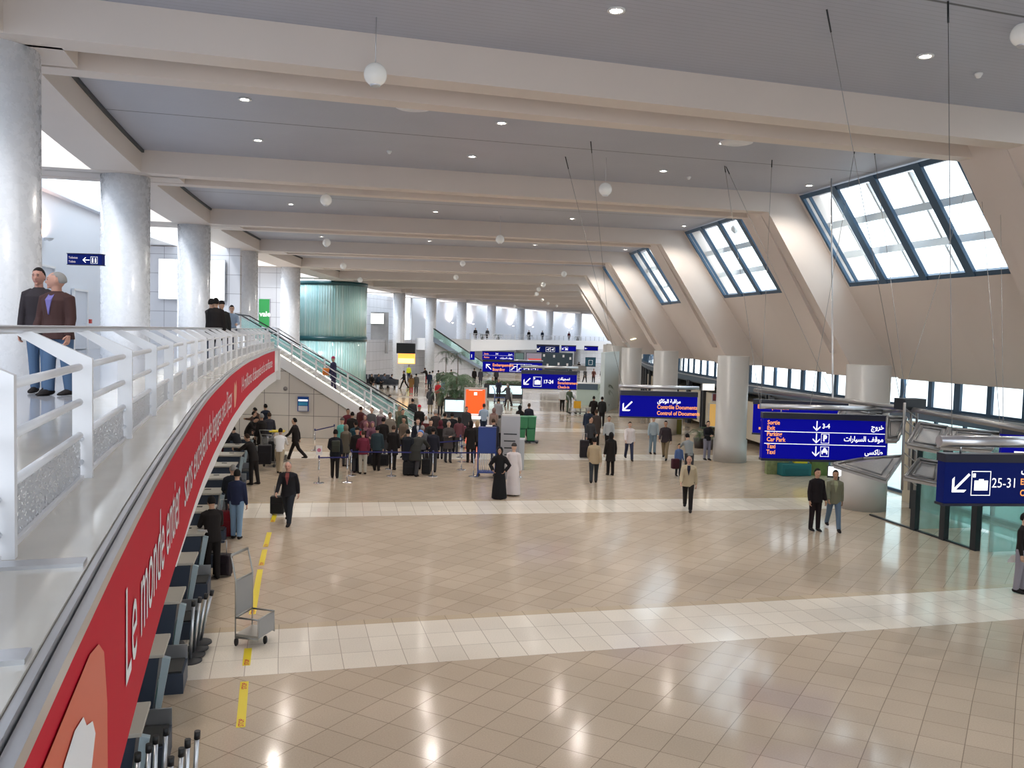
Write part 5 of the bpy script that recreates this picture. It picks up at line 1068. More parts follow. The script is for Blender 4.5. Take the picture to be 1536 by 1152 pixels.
# stop tape
M_yel = mat('tape_yellow', (.78, .62, .02), .35)
M_tred = mat('tape_red', (.5, .03, .02), .4)
TS = [((385, 1088), (385, 1022)), ((384, 997), (385, 972)), ((387, 920), (388, 855)), ((389, 848), (391, 825)), ((391, 820), (395, 799)), ((396, 783), (402, 764)), ((402, 760), (408, 744))]
for i, (a, b_) in enumerate(TS):
    A, B = at(*a), at(*b_); ua, sa = pol(A); ub, sb = pol(B); c = car(5.22, (sa + sb) / 2); r = empty('floor_tape', c, yaw((sa + sb) / 2), 'yellow STOP tape on the floor, %s strip from the camera' % DW[i], 'floor tape', 'yellow tape strips')
    g = MB(); g.box((0, 0, .002), (.125, sb - sa, .004)); child(g, 'strip', M_yel, r)
    vs, fs = textgeo('STOP', 1.0, .03)
    for yy in (-(sb - sa) / 2 + .02,) if i else (-(sb - sa) / 2 + .02, (sb - sa) / 2 - .30):
        g = MB(); g.add([(-v[1] * .10 + .036, yy + v[0] * .10, .0055) for v in vs], fs); child(g, 'lettering', M_tred, r, fix=False)
# stanchions nested beside the desks
def stanchion(P, label, tilt=(0, 0), group=None, rz=0, name='queue_post', low=0.0, chrome=False):
    r = empty(name, P, rz, label, 'queue post', group); top = Vector((tilt[0], tilt[1], .95))
    g = MB(); g.lathe([(0, low), (.19, low), (.185, low + .025), (.06, low + .05), (0, low + .05)], 28); child(g, 'base', M_chrome if chrome else mat('rubber_base', (.025, .025, .028), .55), r)
    g = MB(); g.tube([(0, 0, low + .04), top + Vector((0, 0, low * .3))], .026, 12); child(g, 'pole', M_chrome if chrome else M_alu, r)
    g = MB(); g.tube([top * .965, top * 1.06], .034, 12); child(g, 'belt_head', M_blk if not chrome else mat('belt_head_blue', (.01, .015, .12), .4), r)
    return r, top
GN = 'nested queue posts'
for j, (px, py, dx, lab) in enumerate(((243, 996, .03, 'left'), (285, 992, .05, 'right'))):
    A = at(px, py)
    for q in range(4):
        P = A + Vector((-.015 * q + (-.0 if j else -.01), .20 * q, .0)); P.z = 0
        stanchion(P, 'silver queue post with rubber base, %s of the %s nested row on the light band' % (DW[q], lab), (dx * (q + 1) * (.9 if j else .35), .02), GN, low=.0 if q == 0 else .03 * q)
for j, (px, py, n_, lab) in enumerate(((262, 1118, 4, 'right'), (213, 1112, 4, 'left'))):
    A = at(px, py + 8, 1.0); A.z = 0
    for q in range(n_):
        P = A + Vector((.012 * q, .20 * q - .15, 0)); stanchion(P, 'silver queue post, %s of the %s row at the bottom frame edge' % (DW[q], lab), (.02 + .02 * (q % 2), .0), GN, low=.03 * q)
# chrome queue posts with blue belts
QP = {}
qdef = [('a', 478, 725, 'with a paper notice'), ('b', 520.5, 724, 'right of the notice post'), ('c', 526.5, 714, 'behind the second post'), ('d', 587, 714.5, 'by the dark suitcase'), ('e', 585, 704, 'behind the suitcase post'), ('f', 649, 715, 'right of the blue hooded person'), ('g', 692, 705, 'nearest of three in a row left of the podium'), ('h', 692, 693, 'middle of three in a row left of the podium'), ('i', 690, 686.5, 'farthest of three in a row left of the podium'), ('j', 710, 715, 'at the left foot of the blue podium'), ('k', 776, 716, 'beside the white robe'), ('l', 472, 676, 'dark, near the panelled stair wall'), ('m', 501, 668, 'far left behind the queue')]
for k_, px, py, lab in qdef:
    P = at(px, py); r, tp = stanchion(P, 'chrome queue post ' + lab, (0, 0), 'chrome queue posts', chrome=True); QP[k_] = P
    if k_ == 'a':
        g = MB(); g.box((0, 0, 1.20), (.22, .01, .33)); child(g, 'notice', mat('paper', (.8, .8, .82), .6), r); g = MB(); g.lathe([(.07, 0), (.07, .004)], 16); m_ = [(x, -.007 - z * .2, 1.2 + y) for x, y, z in g.v]; g.v = m_; child(g, 'notice_mark', mat('notice_pink', (.6, .2, .3), .6), r)
for i, (a, b_, lab) in enumerate((('a', 'b', 'between the notice post and its neighbour'), ('c', 'd', 'behind the khaki trousers'), ('d', 'f', 'across the blue hooded person'), ('f', 'j', 'from the queue to the podium'), ('e', 'h', 'higher up in the second row'), ('j', 'k', 'passing behind the podium'), ('l', 'm', 'along the panelled stair wall'))):
    A, B = QP[a], QP[b_]; r = empty('queue_belt', A, 0, 'dark blue queue belt ' + lab, 'queue belt', 'blue queue belts'); n_ = Vector((0, 0, 1))
    D = B - A; dn = D.normalized(); g = MB(); g.prism([dn * .03 + n_ * .90, D - dn * .03 + n_ * .90, D - dn * .03 + n_ * .95, dn * .03 + n_ * .95], [dn * .03 + n_ * .90 + Vector((0, .004, 0)), D - dn * .03 + n_ * .90 + Vector((0, .004, 0)), D - dn * .03 + n_ * .95 + Vector((0, .004, 0)), dn * .03 + n_ * .95 + Vector((0, .004, 0))]); child(g, 'belt', mat('belt_blue', (.012, .015, .13), .6), r)
# baggage trolleys
def trolley(P, rz, label, group='baggage trolleys', cargo=None, col_=None):
    r = empty('baggage_trolley', P, rz, label, 'trolley', group); m_ = col_ or mat('trolley_steel', (.36, .36, .35), .3, .85)
    # local: handle at -x side, nose +x
    g = MB(); g.box((.12, 0, .17), (.78, .52, .03)); child(g, 'platform', mat('trolley_plate', (.40, .39, .36), .4, .6), r)
    g = MB()
    for y in (-.27, .27): g.tube([(-.28, y, .12), (-.28, y, .95), (-.36, y, 1.12), (-.46, y, 1.30)], .018, 8)
    g.tube([(-.28, -.27, .95), (-.28, .27, .95)], .014, 6); g.tube([(-.28, -.27, .42), (-.28, .27, .42)], .014, 6)
    for y in (-.27, .27): g.tube([(-.28, y, .42), (.5, y, .42), (.52, y, .12)], .014, 6); g.tube([(-.28, y, .14), (.52, y, .14)], .016, 6)
    g.tube([(.51, -.27, .42), (.51, .27, .42)], .014, 6); child(g, 'frame', m_, r)
    g = MB(); g.tube([(-.46, -.27, 1.30), (-.46, .27, 1.30)], .022, 8); child(g, 'handle_bar', m_, r)
    g = MB(); g.box((-.28, 0, .69), (.012, .50, .50)); child(g, 'mesh_back', mat('trolley_panel', (.33, .33, .33), .5, .3), r)
    g = MB(); g.box((.515, 0, .28), (.012, .50, .26)); child(g, 'nose_panel', MATS['trolley_panel'], r)
    for x, y in ((-.28, -.24), (-.28, .24), (.48, 0)):
        g = MB(); g.tube([(x, y - .02, .065), (x, y + .02, .065)], .06, 14); child(g, 'wheel', M_blk, r)
    return r
_t = trolley(at(374, 970) + Vector((-.02, .2, 0)), -.25, 'empty grey steel baggage trolley standing alone on the near light floor band'); _t.scale = (.55, 1.0, 1.22)
def case(P, rz, dims, c, label, wheels=True, handle=True, name='suitcase', cat='suitcase', z=0.0, group='suitcases'):
    r = empty(name, Vector((P[0], P[1], z)), rz, label, cat, group); w, d, h = dims; o_ = .04 if wheels else 0
    g = MB(); g.box((0, 0, o_ + h / 2), (w, d, h)); child(g, 'body', cmat(c, .55), r, bevel=.035)
    g = MB(); g.box((0, -d / 2 - .008, o_ + h * .36), (w * .8, .02, h * .5)); child(g, 'pocket', cmat([x * .8 for x in c], .6), r, bevel=.008)
    if handle: g = MB(); g.tube([(-w * .22, 0, o_ + h), (-w * .22, 0, o_ + h + .30), (w * .22, 0, o_ + h + .30), (w * .22, 0, o_ + h)], .011, 6); child(g, 'handle', M_alu, r)
    if wheels:
        for x in (-w * .38, w * .38): g = MB(); g.tube([(x - .015, d * .3, .04), (x + .015, d * .3, .04)], .04, 10); child(g, 'wheel', M_blk, r)
    return r
BLK = (.012, .012, .014)
case(ft(416, 772), .1, (.40, .24, .52), BLK, 'black cabin case pulled by the grey-haired walker')
case(ft(336, 806), .2, (.44, .28, .66), (.16, .005, .012), 'tall red suitcase between the bald suit and the desks')
case(ft(300, 866), .1, (.36, .24, .42), BLK, 'black bag at the left of the person holding a paper', wheels=False, handle=False)
case(ft(334, 864), -.1, (.38, .24, .46), (.02, .014, .02), 'black cabin bag at the right of the person holding a paper')
case(ft(570, 699), .05, (.72, .3, .46), (.014, .015, .018), 'large dark suitcase lying by the chrome posts', handle=False)
case(ft(556, 697), .1, (.3, .25, .5), (.02, .02, .03), 'dark holdall behind the khaki trousers')
case(ft(532, 708), 0, (.36, .25, .6), (.02, .025, .04), 'navy suitcase behind the second chrome post')
case(ft(613, 713), .1, (.45, .3, .5), BLK, 'black bag left of the blue hooded person')
case(ft(639, 712), 0, (.34, .25, .58), BLK, 'black cabin case right of the blue hooded person')
case(ft(876, 687), 0, (.42, .28, .78), (.02, .016, .02), 'tall black suitcase left of the navy suit')
case(ft(691, 668), .1, (.5, .3, .4), (.20, .06, .09), 'maroon bag on the trolley by the queue', z=.55, wheels=False, handle=False)
case(ft(1012, 716), .3, (.3, .2, .4), (.05, .01, .02), 'dark red bag dangling by the child', wheels=False, handle=False, z=.35)
case(ft(412, 700), .2, (.55, .4, .8), BLK, 'big black suitcase standing on the loaded trolley', z=.2)
case(ft(397, 705), .2, (.5, .35, .75), (.016, .014, .018), 'second black suitcase on the loaded trolley nearest the desks', z=.2)
case(ft(545, 664), .2, (.5, .3, .5), (.05, .05, .055), 'grey duffel bag behind the teal jacket', wheels=False, handle=False)
trolley(ft(410, 699), 1.2, 'loaded baggage trolley pushed by the person in white shirt')
trolley(ft(404, 690), 1.5, 'steel trolley with a yellow crate top beside the suited walker')
case(at(416, 647, 1.25), .1, (.62, .40, .07), (.70, .55, .05), 'yellow tray on top of the high trolley load', wheels=False, handle=False, z=1.22, name='tray', cat='tray', group=None)
trolley(ft(692, 672), .3, 'trolley with a maroon bag left of the podium')
trolley(ft(747, 604), .1, 'blue wheelchair-like trolley pushed across the far floor', col_=mat('trolley_blue', (.03, .08, .35), .4))
case(ft(503, 718), .2, (.30, .18, .42), (.04, .045, .035), 'dark olive backpack of the front queue person', wheels=False, handle=False, z=1.0, name='backpack', cat='backpack', group=None)
for P, lab in ((ft(306, 869), 'white paper held over the nearest check-in desk'), (ft(1516, 884), 'white paper held by the person at the right frame edge')):
    g = MB(); g.box((0, 0, 0), (.21, .004, .28), M=Matrix.Rotation(.7, 3, 'X')); tag(g.build('paper_sheet', mat('paper', (.8, .8, .82), .6), loc=(P.x, P.y - .05, 1.02 if P.x < 0 else .72)), lab, 'paper', 'papers in hands')
trolley(ft(772, 607), .2, 'trolley pushed by the long grey coat')
trolley(ft(860, 621), .1, 'trolley with yellow panel near the fatigues, left one'); trolley(ft(869, 621), .1, 'trolley with yellow panel near the fatigues, right one')
tag(MB().box((0, 0, 0), (.5, .04, .5)).build('trolley_advert', mat('advert_yellow', (.75, .40, .02), .5), loc=at(866, 607, .8)), 'yellow advert board on the far trolleys', 'board')
# green wheeled bins
gb_ = None
for i, (px, py, z, lab) in enumerate(((780, 664, .12, 'lower left'), (796, 664, .12, 'lower right'), (784, 664, .75, 'upper left'), (797, 664, .75, 'upper right'))):
    P = ft(px, py); r = empty('green_crate', (P.x, P.y, z), 0, '%s green plastic crate of the wheeled stack' % lab, 'crate', 'stacked green crates')
    w = .52 if i % 2 == 0 else .44
    g = MB(); g.prism([(-w*.44, -.3, 0), (w*.44, -.3, 0), (w*.44, .3, 0), (-w*.44, .3, 0)], [(-w*.5, -.34, .58), (w*.5, -.34, .58), (w*.5, .34, .58), (-w*.5, .34, .58)]); child(g, 'body', mat('crate_green', (.04, .22, .10), .45), r, bevel=.03)
    g = MB(); g.box((0, 0, .595), (w + .02, .7, .03)); child(g, 'rim', mat('crate_rim', (.06, .28, .14), .45), r)
for i in range(8):      # lamps under the gallery slab
    s_ = -60 + 5.2 * i; P = car(1.9, s_, 3.98); dd = empty('downlight', P, 0, 'round downlight in the soffit over the check-in counters', 'downlight', 'downlights under the gallery'); g = MB(); g.lathe([(.14, 0), (.14, -.03), (.10, -.03), (.10, 0)], 16); child(g, 'housing', M_housing, dd); g = MB(); g.lathe([(0, -.012), (.105, -.012)], 16); child(g, 'lens', M_lamp, dd); spot(P - Vector((0, 0, .06)), 90, 2.7, .06)
r = empty('crate_dolly', ft(788, 664), 0, 'low wheeled dolly under the green crates', 'dolly'); g = MB(); g.box((0, 0, .09), (1.3, .7, .04)); child(g, 'deck', M_dark, r)
for x, y in ((-.58, -.3), (.58, -.3), (-.58, .3), (.58, .3)): g = MB(); g.tube([(x, y - .02, .05), (x, y + .02, .05)], .05, 12); child(g, 'wheel', M_blk, r)
# grey totem, steel bin behind, blue podium cage
P = ft(763, 722); P = at(764, 718); r = empty('notice_totem', P, -.04, 'tall grey notice totem with dark lettering behind the robed pair', 'totem')
w_ = 33 / 1300 * P.y; hh = (718 - 623) / 1300 * P.y * 1.0
g = MB(); g.box((0, 0, hh / 2), (w_ * .86, .32, hh)); child(g, 'body', mat('totem_grey', (.36, .36, .38), .35, .5), r); g = MB(); g.box((.0, 0, hh + .03), (w_ * .8, .3, .06)); child(g, 'cap', mat('totem_light', (.6, .6, .6), .4), r)
for i, tx in enumerate(('Information', 'Check-in', 'Boarding', 'Exit')):
    g = MB(); g.box((-.02 * i, -.163, hh * (.72 - .11 * i)), (w_ * (.6 - .08 * i), .006, .045)); child(g, 'printed_line', M_dark, r)
P = at(779, 704); r = empty('litter_bin', P, 0, 'plain grey rectangular steel bin right of the totem', 'bin'); g = MB(); g.box((0, 0, .62), (.36, .36, 1.24)); child(g, 'body', mat('bin_grey', (.42, .43, .44), .35, .5), r, bevel=.01); g = MB(); g.box((0, 0, 1.26), (.40, .40, .04)); child(g, 'lid', M_alu, r)
P = at(729.5, 716); r = empty('baggage_gauge', P, 0, 'blue baggage gauge stand with cage below and panel above', 'baggage gauge'); w_ = 27 / 1300 * P.y; M_gb = mat('gauge_blue', (.01, .04, .22), .4)
g = MB(); g.box((0, 0, 1.45), (w_, .42, .98)); child(g, 'panel_box', M_gb, r, bevel=.01)
g = MB(); g.box((0, 0, .22), (w_, .46, .05)); child(g, 'bottom_frame', M_gb, r)
for x in (-w_ / 2, w_ / 2):
    for y in (-.2, .2): g = MB(); g.box((x * .97, y, .55), (.035, .035, 1.0)); child(g, 'leg', M_gb, r)
g = MB()
for i in range(9): g.tube([(-w_ / 2 + w_ * (i + .5) / 9, -.2, .24), (-w_ / 2 + w_ * (i + .5) / 9, -.2, .98)], .008, 5)
child(g, 'cage', M_alu, r)
for x in (-w_ / 2 + .03, w_ / 2 - .03): g = MB(); g.tube([(x, -.02, .09), (x, .02, .09)], .07, 12); child(g, 'wheel', M_blk, r)
g = MB(); g.box((.06, -.05, 1.99), (.24, .30, .03)); child(g, 'paper', mat('paper', (.8, .8, .82), .6), r)
# red advertising panel with lit face
P = at(712.5, 632); r = empty('advert_panel', P, 0, 'bright orange-red backlit advertising panel in a pale frame', 'advertising panel'); w_ = 34 / 1300 * P.y; hh = 51 / 1300 * P.y
g = MB(); g.box((0, 0, hh / 2), (w_, .2, hh)); child(g, 'case', mat('case_grey', (.50, .48, .44), .4), r)
g = MB(); g.box((0, -.104, hh * .56), (w_ * .84, .006, hh * .76)); child(g, 'poster', mat('poster_red', (.9, .06, .01), .4, emit=1.5, ec=(1, .07, .01)), r)
g = MB(); g.box((0, -.104, hh * .12), (w_ * .84, .006, hh * .10)); child(g, 'white_foot', mat('lit_white', (.9, .9, .88), .5, emit=1.3), r)
g = MB(); g.box((0, -.110, hh * .82), (w_ * .14, .004, hh * .09)); child(g, 'logo_block', M_sw, r)
for zz, sz, ht in ((.925, .6, .012), (.21, .42, .03)):
    g = MB(); g.box((0, -.111, hh * zz), (w_ * sz, .004, hh * ht)); child(g, 'printed_line', M_sw, r)
# planters with palms and back-lit screens around the island
random.seed(3)
M_leaf = mat('palm_leaf', (.045, .10, .04), .5, noise=.3, nscale=3); M_leaf2 = mat('dark_leaf', (.025, .06, .03), .5); M_trunk = mat('palm_trunk', (.12, .08, .05), .8)
def fronds(mb, c, n, L, droop, w=.16, up=.6):
    for i in range(n):
        a = 2 * PI * i / n + random.uniform(-.3, .3); l = L * random.uniform(.75, 1.15); e = up * random.uniform(.6, 1.3); pts = []
        for t in range(7): f = t / 6; pts.append(Vector(c) + Vector((math.cos(a), math.sin(a), 0)) * l * f * (1 - .15 * f) + Vector((0, 0, 1)) * (l * e * f - droop * l * f * f))
        for t in range(6):
            sd = Vector((-math.sin(a), math.cos(a), 0))
            for k in (-1, 1):
                for q in (0, .5):
                    b0 = pts[t].lerp(pts[t+1], q); ww = w * l * math.sin(PI * (t + .6 + q) / 6.8) * 1.6; tip = b0 + sd * k * ww + (pts[t+1] - pts[t]) * .8 - Vector((0, 0, ww * .35)); n1 = (pts[t+1] - pts[t]) * .28
                    mb.add([b0, b0 + n1, tip], [(0, 1, 2)], False)
def palm(P, h, L, label, dens=12, cat='plant', m_=None, group='palms in the hall', pot=False, name='palm_tree'):
    r = empty(name, P, 0, label, cat, group); g = MB(); g.tube([(0, 0, 0), (.03, .02, h * .5), (0, .04, h)], [.05, .04, .03], 8); child(g, 'trunk', M_trunk, r)
    g = MB(); fronds(g, (0, .04, h), dens, L, .85); fronds(g, (0, .04, h * .85), dens // 2, L * .8, .9, up=.3); child(g, 'fronds', m_ or M_leaf, r, fix=False)
    if pot: g = MB(); g.lathe([(.0, 0), (.22, 0), (.28, .5), (.25, .5), (0, .45)], 20); child(g, 'pot', mat('pot_dark', (.06, .05, .045), .6), r)
def planter(x0, x1, ybase, label, hpx, scr=True, dxs=((.1, .5), (.55, .9))):
    A = at(x0, ybase); B = at(x1, ybase); w = (B - A).length; c = (A + B) / 2; r = empty('planter', c, 0, label, 'planter'); h = hpx / 1300 * c.y
    g = MB(); g.box((0, .9, h / 2), (w, 1.8, h)); child(g, 'box', mat('planter_dark', (.03, .035, .045), .4), r); g = MB(); g.box((0, .9, h + .01), (w - .1, 1.7, .03)); child(g, 'soil', mat('soil', (.06, .045, .03), .9), r)
    if scr:
        for a, b_ in dxs: g = MB(); g.box((-w / 2 + w * (a + b_) / 2, -.012, h * .62), (w * (b_ - a), .02, h * .62)); child(g, 'lit_screen', mat('lit_screen', (.55, .75, .78), .4, emit=1.1), r)
    return r, c, w, h
r_, c_, w_, h_ = planter(666, 698, 626, 'planter island with a lit screen, left of the red panel', 28, dxs=((.05, .9),))
for i in range(5): palm(Vector((c_.x - w_ * .42 + w_ * .21 * i, c_.y + .9 + .3 * (i % 2), h_)), .35 + .5 * (i % 3), 1.3, 'green palm, %s from the left in the planter by the red panel' % DW[i], 12)
r_, c_, w_, h_ = planter(727, 782, 597, 'long planter counter with lit screens under the Boarding sign', 20, dxs=((.14, .60), (.66, .98)))
for i in range(7): palm(Vector((c_.x - w_ * .42 + w_ * .14 * i, c_.y + .8, h_)), .2, .9, 'low bushy plant, %s from the left in the planter under the Boarding sign' % DW[i], 10, group='plants under the Boarding sign', name='leafy_plant')
palm(ft(669, 588), 1.7, 1.9, 'tall palm behind the planter, left', 14); palm(ft(684, 592), 1.5, 2.2, 'tall broad palm behind the planter, centre', 16); palm(ft(697, 588), 1.2, 1.6, 'tall palm behind the planter, right', 12)
palm(ft(668, 577), 3.4, 1.3, 'slim dark palm against the far panelled wall, left of two', 10, m_=M_leaf2); palm(ft(686, 578), 3.4, 1.3, 'slim dark palm against the far panelled wall, right of two', 10, m_=M_leaf2)
palm(ft(908, 616), 1.9, .8, 'potted fig tree beside the far right column', 12, pot=True, group=None, name='potted_tree'); palm(ft(1062, 674), 1.0, .8, 'potted palm against the shop front left of the column', 10, pot=True, group=None); palm(ft(1048, 672), .8, .7, 'small potted palm by the shop door', 10, pot=True, group=None)
# island desk on the right under 17-24 and pale right-hand wall
P0, P1 = at(866, 608), at(902, 608); r = empty('information_counter', (P0 + P1) / 2, 0, 'pale green information counter right of the 17-24 sign', 'counter'); w_ = (P1 - P0).length
g = MB(); g.box((0, .4, .85), (w_, .8, 1.7)); child(g, 'front', mat('counter_green', (.50, .60, .55), .4), r); g = MB(); g.box((-w_ * .1, -.02, 1.5), (w_ * .8, .05, .5)); child(g, 'dark_band', M_fas, r); g = MB(); g.box((0, .4, 1.75), (w_ + .2, 1.0, .06)); child(g, 'top', M_white, r)
for i, (x0, x1, yb, yt) in enumerate(((905, 929, 620, 520),)):
    A, B = at(x0, yb), at(x1, yb); o = uvwall('wall_right_far', [(A.x, A.y), (B.x + .6, B.y + 6)], 0, 4.4, mat('pale_aqua_wall', (.68, .76, .76), .5), -.3); tag(o, kind='structure')
# waiting benches
def bench(P, rz, n_, label):
    r = empty('waiting_bench', P, rz, label, 'bench', 'waiting benches'); g = MB(); g.tube([(-n_ * .29, .05, .36), (n_ * .29, .05, .36)], .03, 8); child(g, 'beam', M_alu, r)
    for i in range(n_):
        x = (i - (n_ - 1) / 2) * .58; g = MB(); g.box((x, -.05, .42), (.52, .48, .05)); s_ = g.build('seat', mat('bench_seat', (.05, .055, .07), .5), r, bevel=.02); g = MB(); g.box((x, .2, .70), (.52, .05, .48)); g.build('backrest', MATS['bench_seat'], r, bevel=.02)
    for x in (-n_ * .24, n_ * .24): g = MB(); g.box((x, .05, .18), (.05, .5, .36)); child(g, 'leg', M_alu, r)
bench(ft(545, 603), .2, 4, 'row of four dark waiting seats nearest the escalator'); bench(ft(567, 583), .1, 6, 'row of six dark waiting seats by the rotunda'); bench(ft(580, 583.5), -.2, 4, 'row of four dark waiting seats by the far column'); bench(ft(569, 622), .6, 3, 'row of three seats under the slumped person'); bench(ft(560, 575), .1, 6, 'farthest row of dark waiting seats')
# hanging screen: black top, orange face
P = atY(609, 530, 92); r = empty('hanging_screen', P, 0, 'hanging screen box, black above and glowing orange below, before the far columns', 'screen'); k = 92 / 1300
g = MB(); g.box((0, 0, 7.5 * k), (28 * k, .5, 15.5 * k)); child(g, 'black_box', M_blk, r); g = MB(); g.box((1 * k, 0, -8 * k), (25 * k, .4, 15 * k)); child(g, 'orange_face', mat('face_orange', (.95, .35, .05), .4, emit=1.6, ec=(1, .38, .06)), r); g = MB(); g.box((1 * k, -.21, -11 * k), (24 * k, .02, 7 * k)); child(g, 'yellow_glow', mat('face_yellow', (1, .75, .3), .4, emit=1.6), r)
for x in (-8, 8): g = MB(); g.tube([(x * k, 0, 15 * k), (x * k, 0, 10.4 - P.z)], .02, 6); child(g, 'hanger', M_alu, r)
# posters and light boxes
def board(name, x0, y0, x1, y1, Y, m, label, cat, frame=M_alu, dep=.12, extra=None, t=.03):
    a = atY(x0, (y0 + y1) / 2, Y); b_ = atY(x1, (y0 + y1) / 2, Y); h = atY((x0 + x1) / 2, y0, Y).z - atY((x0 + x1) / 2, y1, Y).z; w = (b_ - a).length; c = (a + b_) / 2
    r = empty(name, c, 0, label, cat); g = MB(); g.box((0, 0, 0), (w, dep, h)); child(g, 'frame', frame, r); g = MB(); g.box((0, -dep / 2 - .004, 0), (w - t * 2, .006, h - t * 2)); child(g, 'face', m, r)
    if extra: extra(r, w, h, -dep / 2 - .01)
    return r
def lb(r, w, h, y):
    vs, fs = textgeo('H', 1.0); g = MB(); g.add([(.04 * w + v[0] * .3, y, h * .28 + v[1] * .3) for v in vs], fs); child(g, 'lettering', M_dark, r, fix=False)
    for i in range(8):
        g = MB(); g.tube([(-w * .46 + .12 * i, y, h * .12), (-w * .46 + .12 * i + .3, y, h * .38)], .012, 4); child(g, 'pale_line', mat('pale_line', (.5, .52, .5), .6), r)
board('light_box', 238, 389, 338, 450, 48.05, mat('light_box_face', (1, 1, .93), .5, emit=1.6, ec=(1, .99, .9)), 'large glowing white light box behind the gallery columns', 'light box', extra=lb)
def gtext(r, w, h, y):
    vs, fs = textgeo('vale', 1.0, .02); g = MB(); g.add([(-w * .4 + v[0] * .5, y, -h * .1 + v[1] * .5) for v in vs], fs); child(g, 'lettering', M_sw, r, fix=False)
board('green_poster', 388, 448, 405, 492, 62.2, mat('poster_green', (.02, .26, .06), .4, emit=.08, ec=(.05, .6, .12)), 'green lit poster with white lettering behind the fourth gallery column', 'poster', extra=gtext)
def bl(r, w, h, y):
    for z, hh_, m_ in ((.25, .12, M_sw), (.02, .22, mat('poster_cyan', (.05, .35, .6), .4)), (-.3, .34, mat('poster_pale', (.6, .62, .66), .4))): g = MB(); g.box((0, y, h * z), (w * .84, .004, h * hh_)); child(g, 'printed_band', m_, r)
board('blue_poster', 446.5, 595, 463, 617, 43.6, mat('poster_blue', (.01, .08, .35), .4), 'small blue framed notice on the panelled wall under the staircase', 'poster', frame=mat('poster_edge', (.01, .05, .3), .4), dep=.06, extra=bl)
_ym = min(onu(583, 500, -2.8).y, 112) - .6
board('mural', 556, 468, 583, 530, _ym, mat('mural_grey', (.36, .34, .33), .6, noise=.5, nscale=.6), 'tall grey photographic mural on the far wall beside the rotunda', 'mural'); board('light_box', 556, 470, 576, 486, _ym - .2, mat('mural_glow', (1, 1, .85), .5, emit=1.5), 'glowing strip at the top of the grey mural', 'light box')
board('hanging_banner', 573, 488, 580, 526, 104, mat('banner_lilac', (.42, .50, .72), .5), 'narrow pale blue hanging banner before the mural', 'banner', dep=.04)
board('wall_plate', 560, 540, 571, 547, _ym - .3, mat('plate_pale', (.7, .7, .7), .5), 'small pale plate on the far wall by the benches', 'plate')
board('wall_screen', 789, 529, 813, 543, 52, mat('screen_photo', (.30, .27, .33), .3, emit=.2), 'screen showing red lettering beside the blue two-row board', 'screen', frame=M_dark, extra=lambda r, w, h, y: child(MB().box((.05 * w, y, -h * .24), (w * .8, .004, h * .22)), 'red_band', mat('band_red', (.75, .10, .08), .4, emit=.4), r))
board('wall_screen', 772, 529, 786, 542, 52, mat('screen_green', (.12, .2, .18), .3, emit=.2), 'dim greenish screen right of the blue two-row board', 'screen', frame=M_dark)
# far glass room with pale posters (dark glazed block under the far gallery)
board('display_case', 812, 529, 859, 556, 100, mat('case_glass', (.05, .075, .10), .12), 'dark glazed block with pale seats behind, under the far gallery', 'display case', frame=M_dark, extra=lambda r, w, h, y: [child(MB().box((w * fx, y, h * fz), (w * .06, .01, h * .14)), 'pale_panel', M_white, r) for fx, fz in ((-.42, .33), (-.3, -.2), (-.1, .3), (.05, -.12), (.2, .32), (.33, -.15), (.42, .2), (-.42, -.35))])
board('dark_panel', 858, 548, 880, 556, 96, mat('grey_ramp', (.25, .24, .23), .5), 'grey sloping panel at the foot of the far stair', 'panel')
# gallery doors, wall lamps, notices on the left wall
def ondoor(px, py, wdt, hgt, n, glass=False):
    P = onu(px, py, -2.9); s_ = pol(P)[1]; d = MB(); cu = car(-2.84, s_, 4.5); r = None
    g = MB()
    for dx in (-wdt / 2, wdt / 2): g.box((.03, dx, hgt / 2), (.10, .08, hgt))
    g.box((.03, 0, hgt), (.10, wdt + .08, .08)); o = g.build('door_%d' % n, M_white, loc=cu, rz=yaw(s_)); tag(o, kind='structure')
    g = MB(); g.box((0, 0, hgt / 2), (.05, wdt - .06, hgt - .06)); g.build('leaf', mat('door_leaf', (.62, .66, .74), .4) if not glass else M_tglass, o); g = MB(); g.tube([(.05, wdt * .35, 1.0), (.09, wdt * .35, 1.0), (.09, wdt * .2, 1.0)], .012, 6); g.build('handle', M_alu, o)
ondoor(116, 486, 1.5, 2.25, 11); ondoor(66, 455, 1.3, 2.9, 12)
for px, py, lab in ((66, 357, 'in the gallery bay behind the pair of walkers'), ):
    P = onu(px, py, -2.85); r = empty('wall_lamp', P, yaw(pol(P)[1]), 'small uplighter glowing warm on the wall ' + lab, 'wall lamp'); g = MB(); g.lathe([(.0, -.10), (.10, -.06), (.17, .0), (.15, .0), (0, -.05)], 16, c=(.16, 0, 0)); child(g, 'bowl', M_white, r); g = MB(); g.lathe([(0, .002), (.13, .002)], 16, c=(.16, 0, -.01)); child(g, 'glow', mat('uplight', (1, .8, .6), .5, emit=9), r); g = MB(); g.box((.03, 0, -.04), (.06, .08, .1)); child(g, 'bracket', M_alu, r)
    l = spot(P + (car(1, -30) - car(0, -30)) * .18 + Vector((0, 0, .03)), 60, 2.6, .05, (1, .62, .45), d=(-.25, 0, 1))
P = onu(134, 482, -2.85); r = empty('alarm_button', P, yaw(pol(P)[1]), 'small red call box on the gallery wall beside the door', 'call box'); g = MB(); g.box((.04, 0, 0), (.08, .16, .16)); child(g, 'case', M_tred, r)
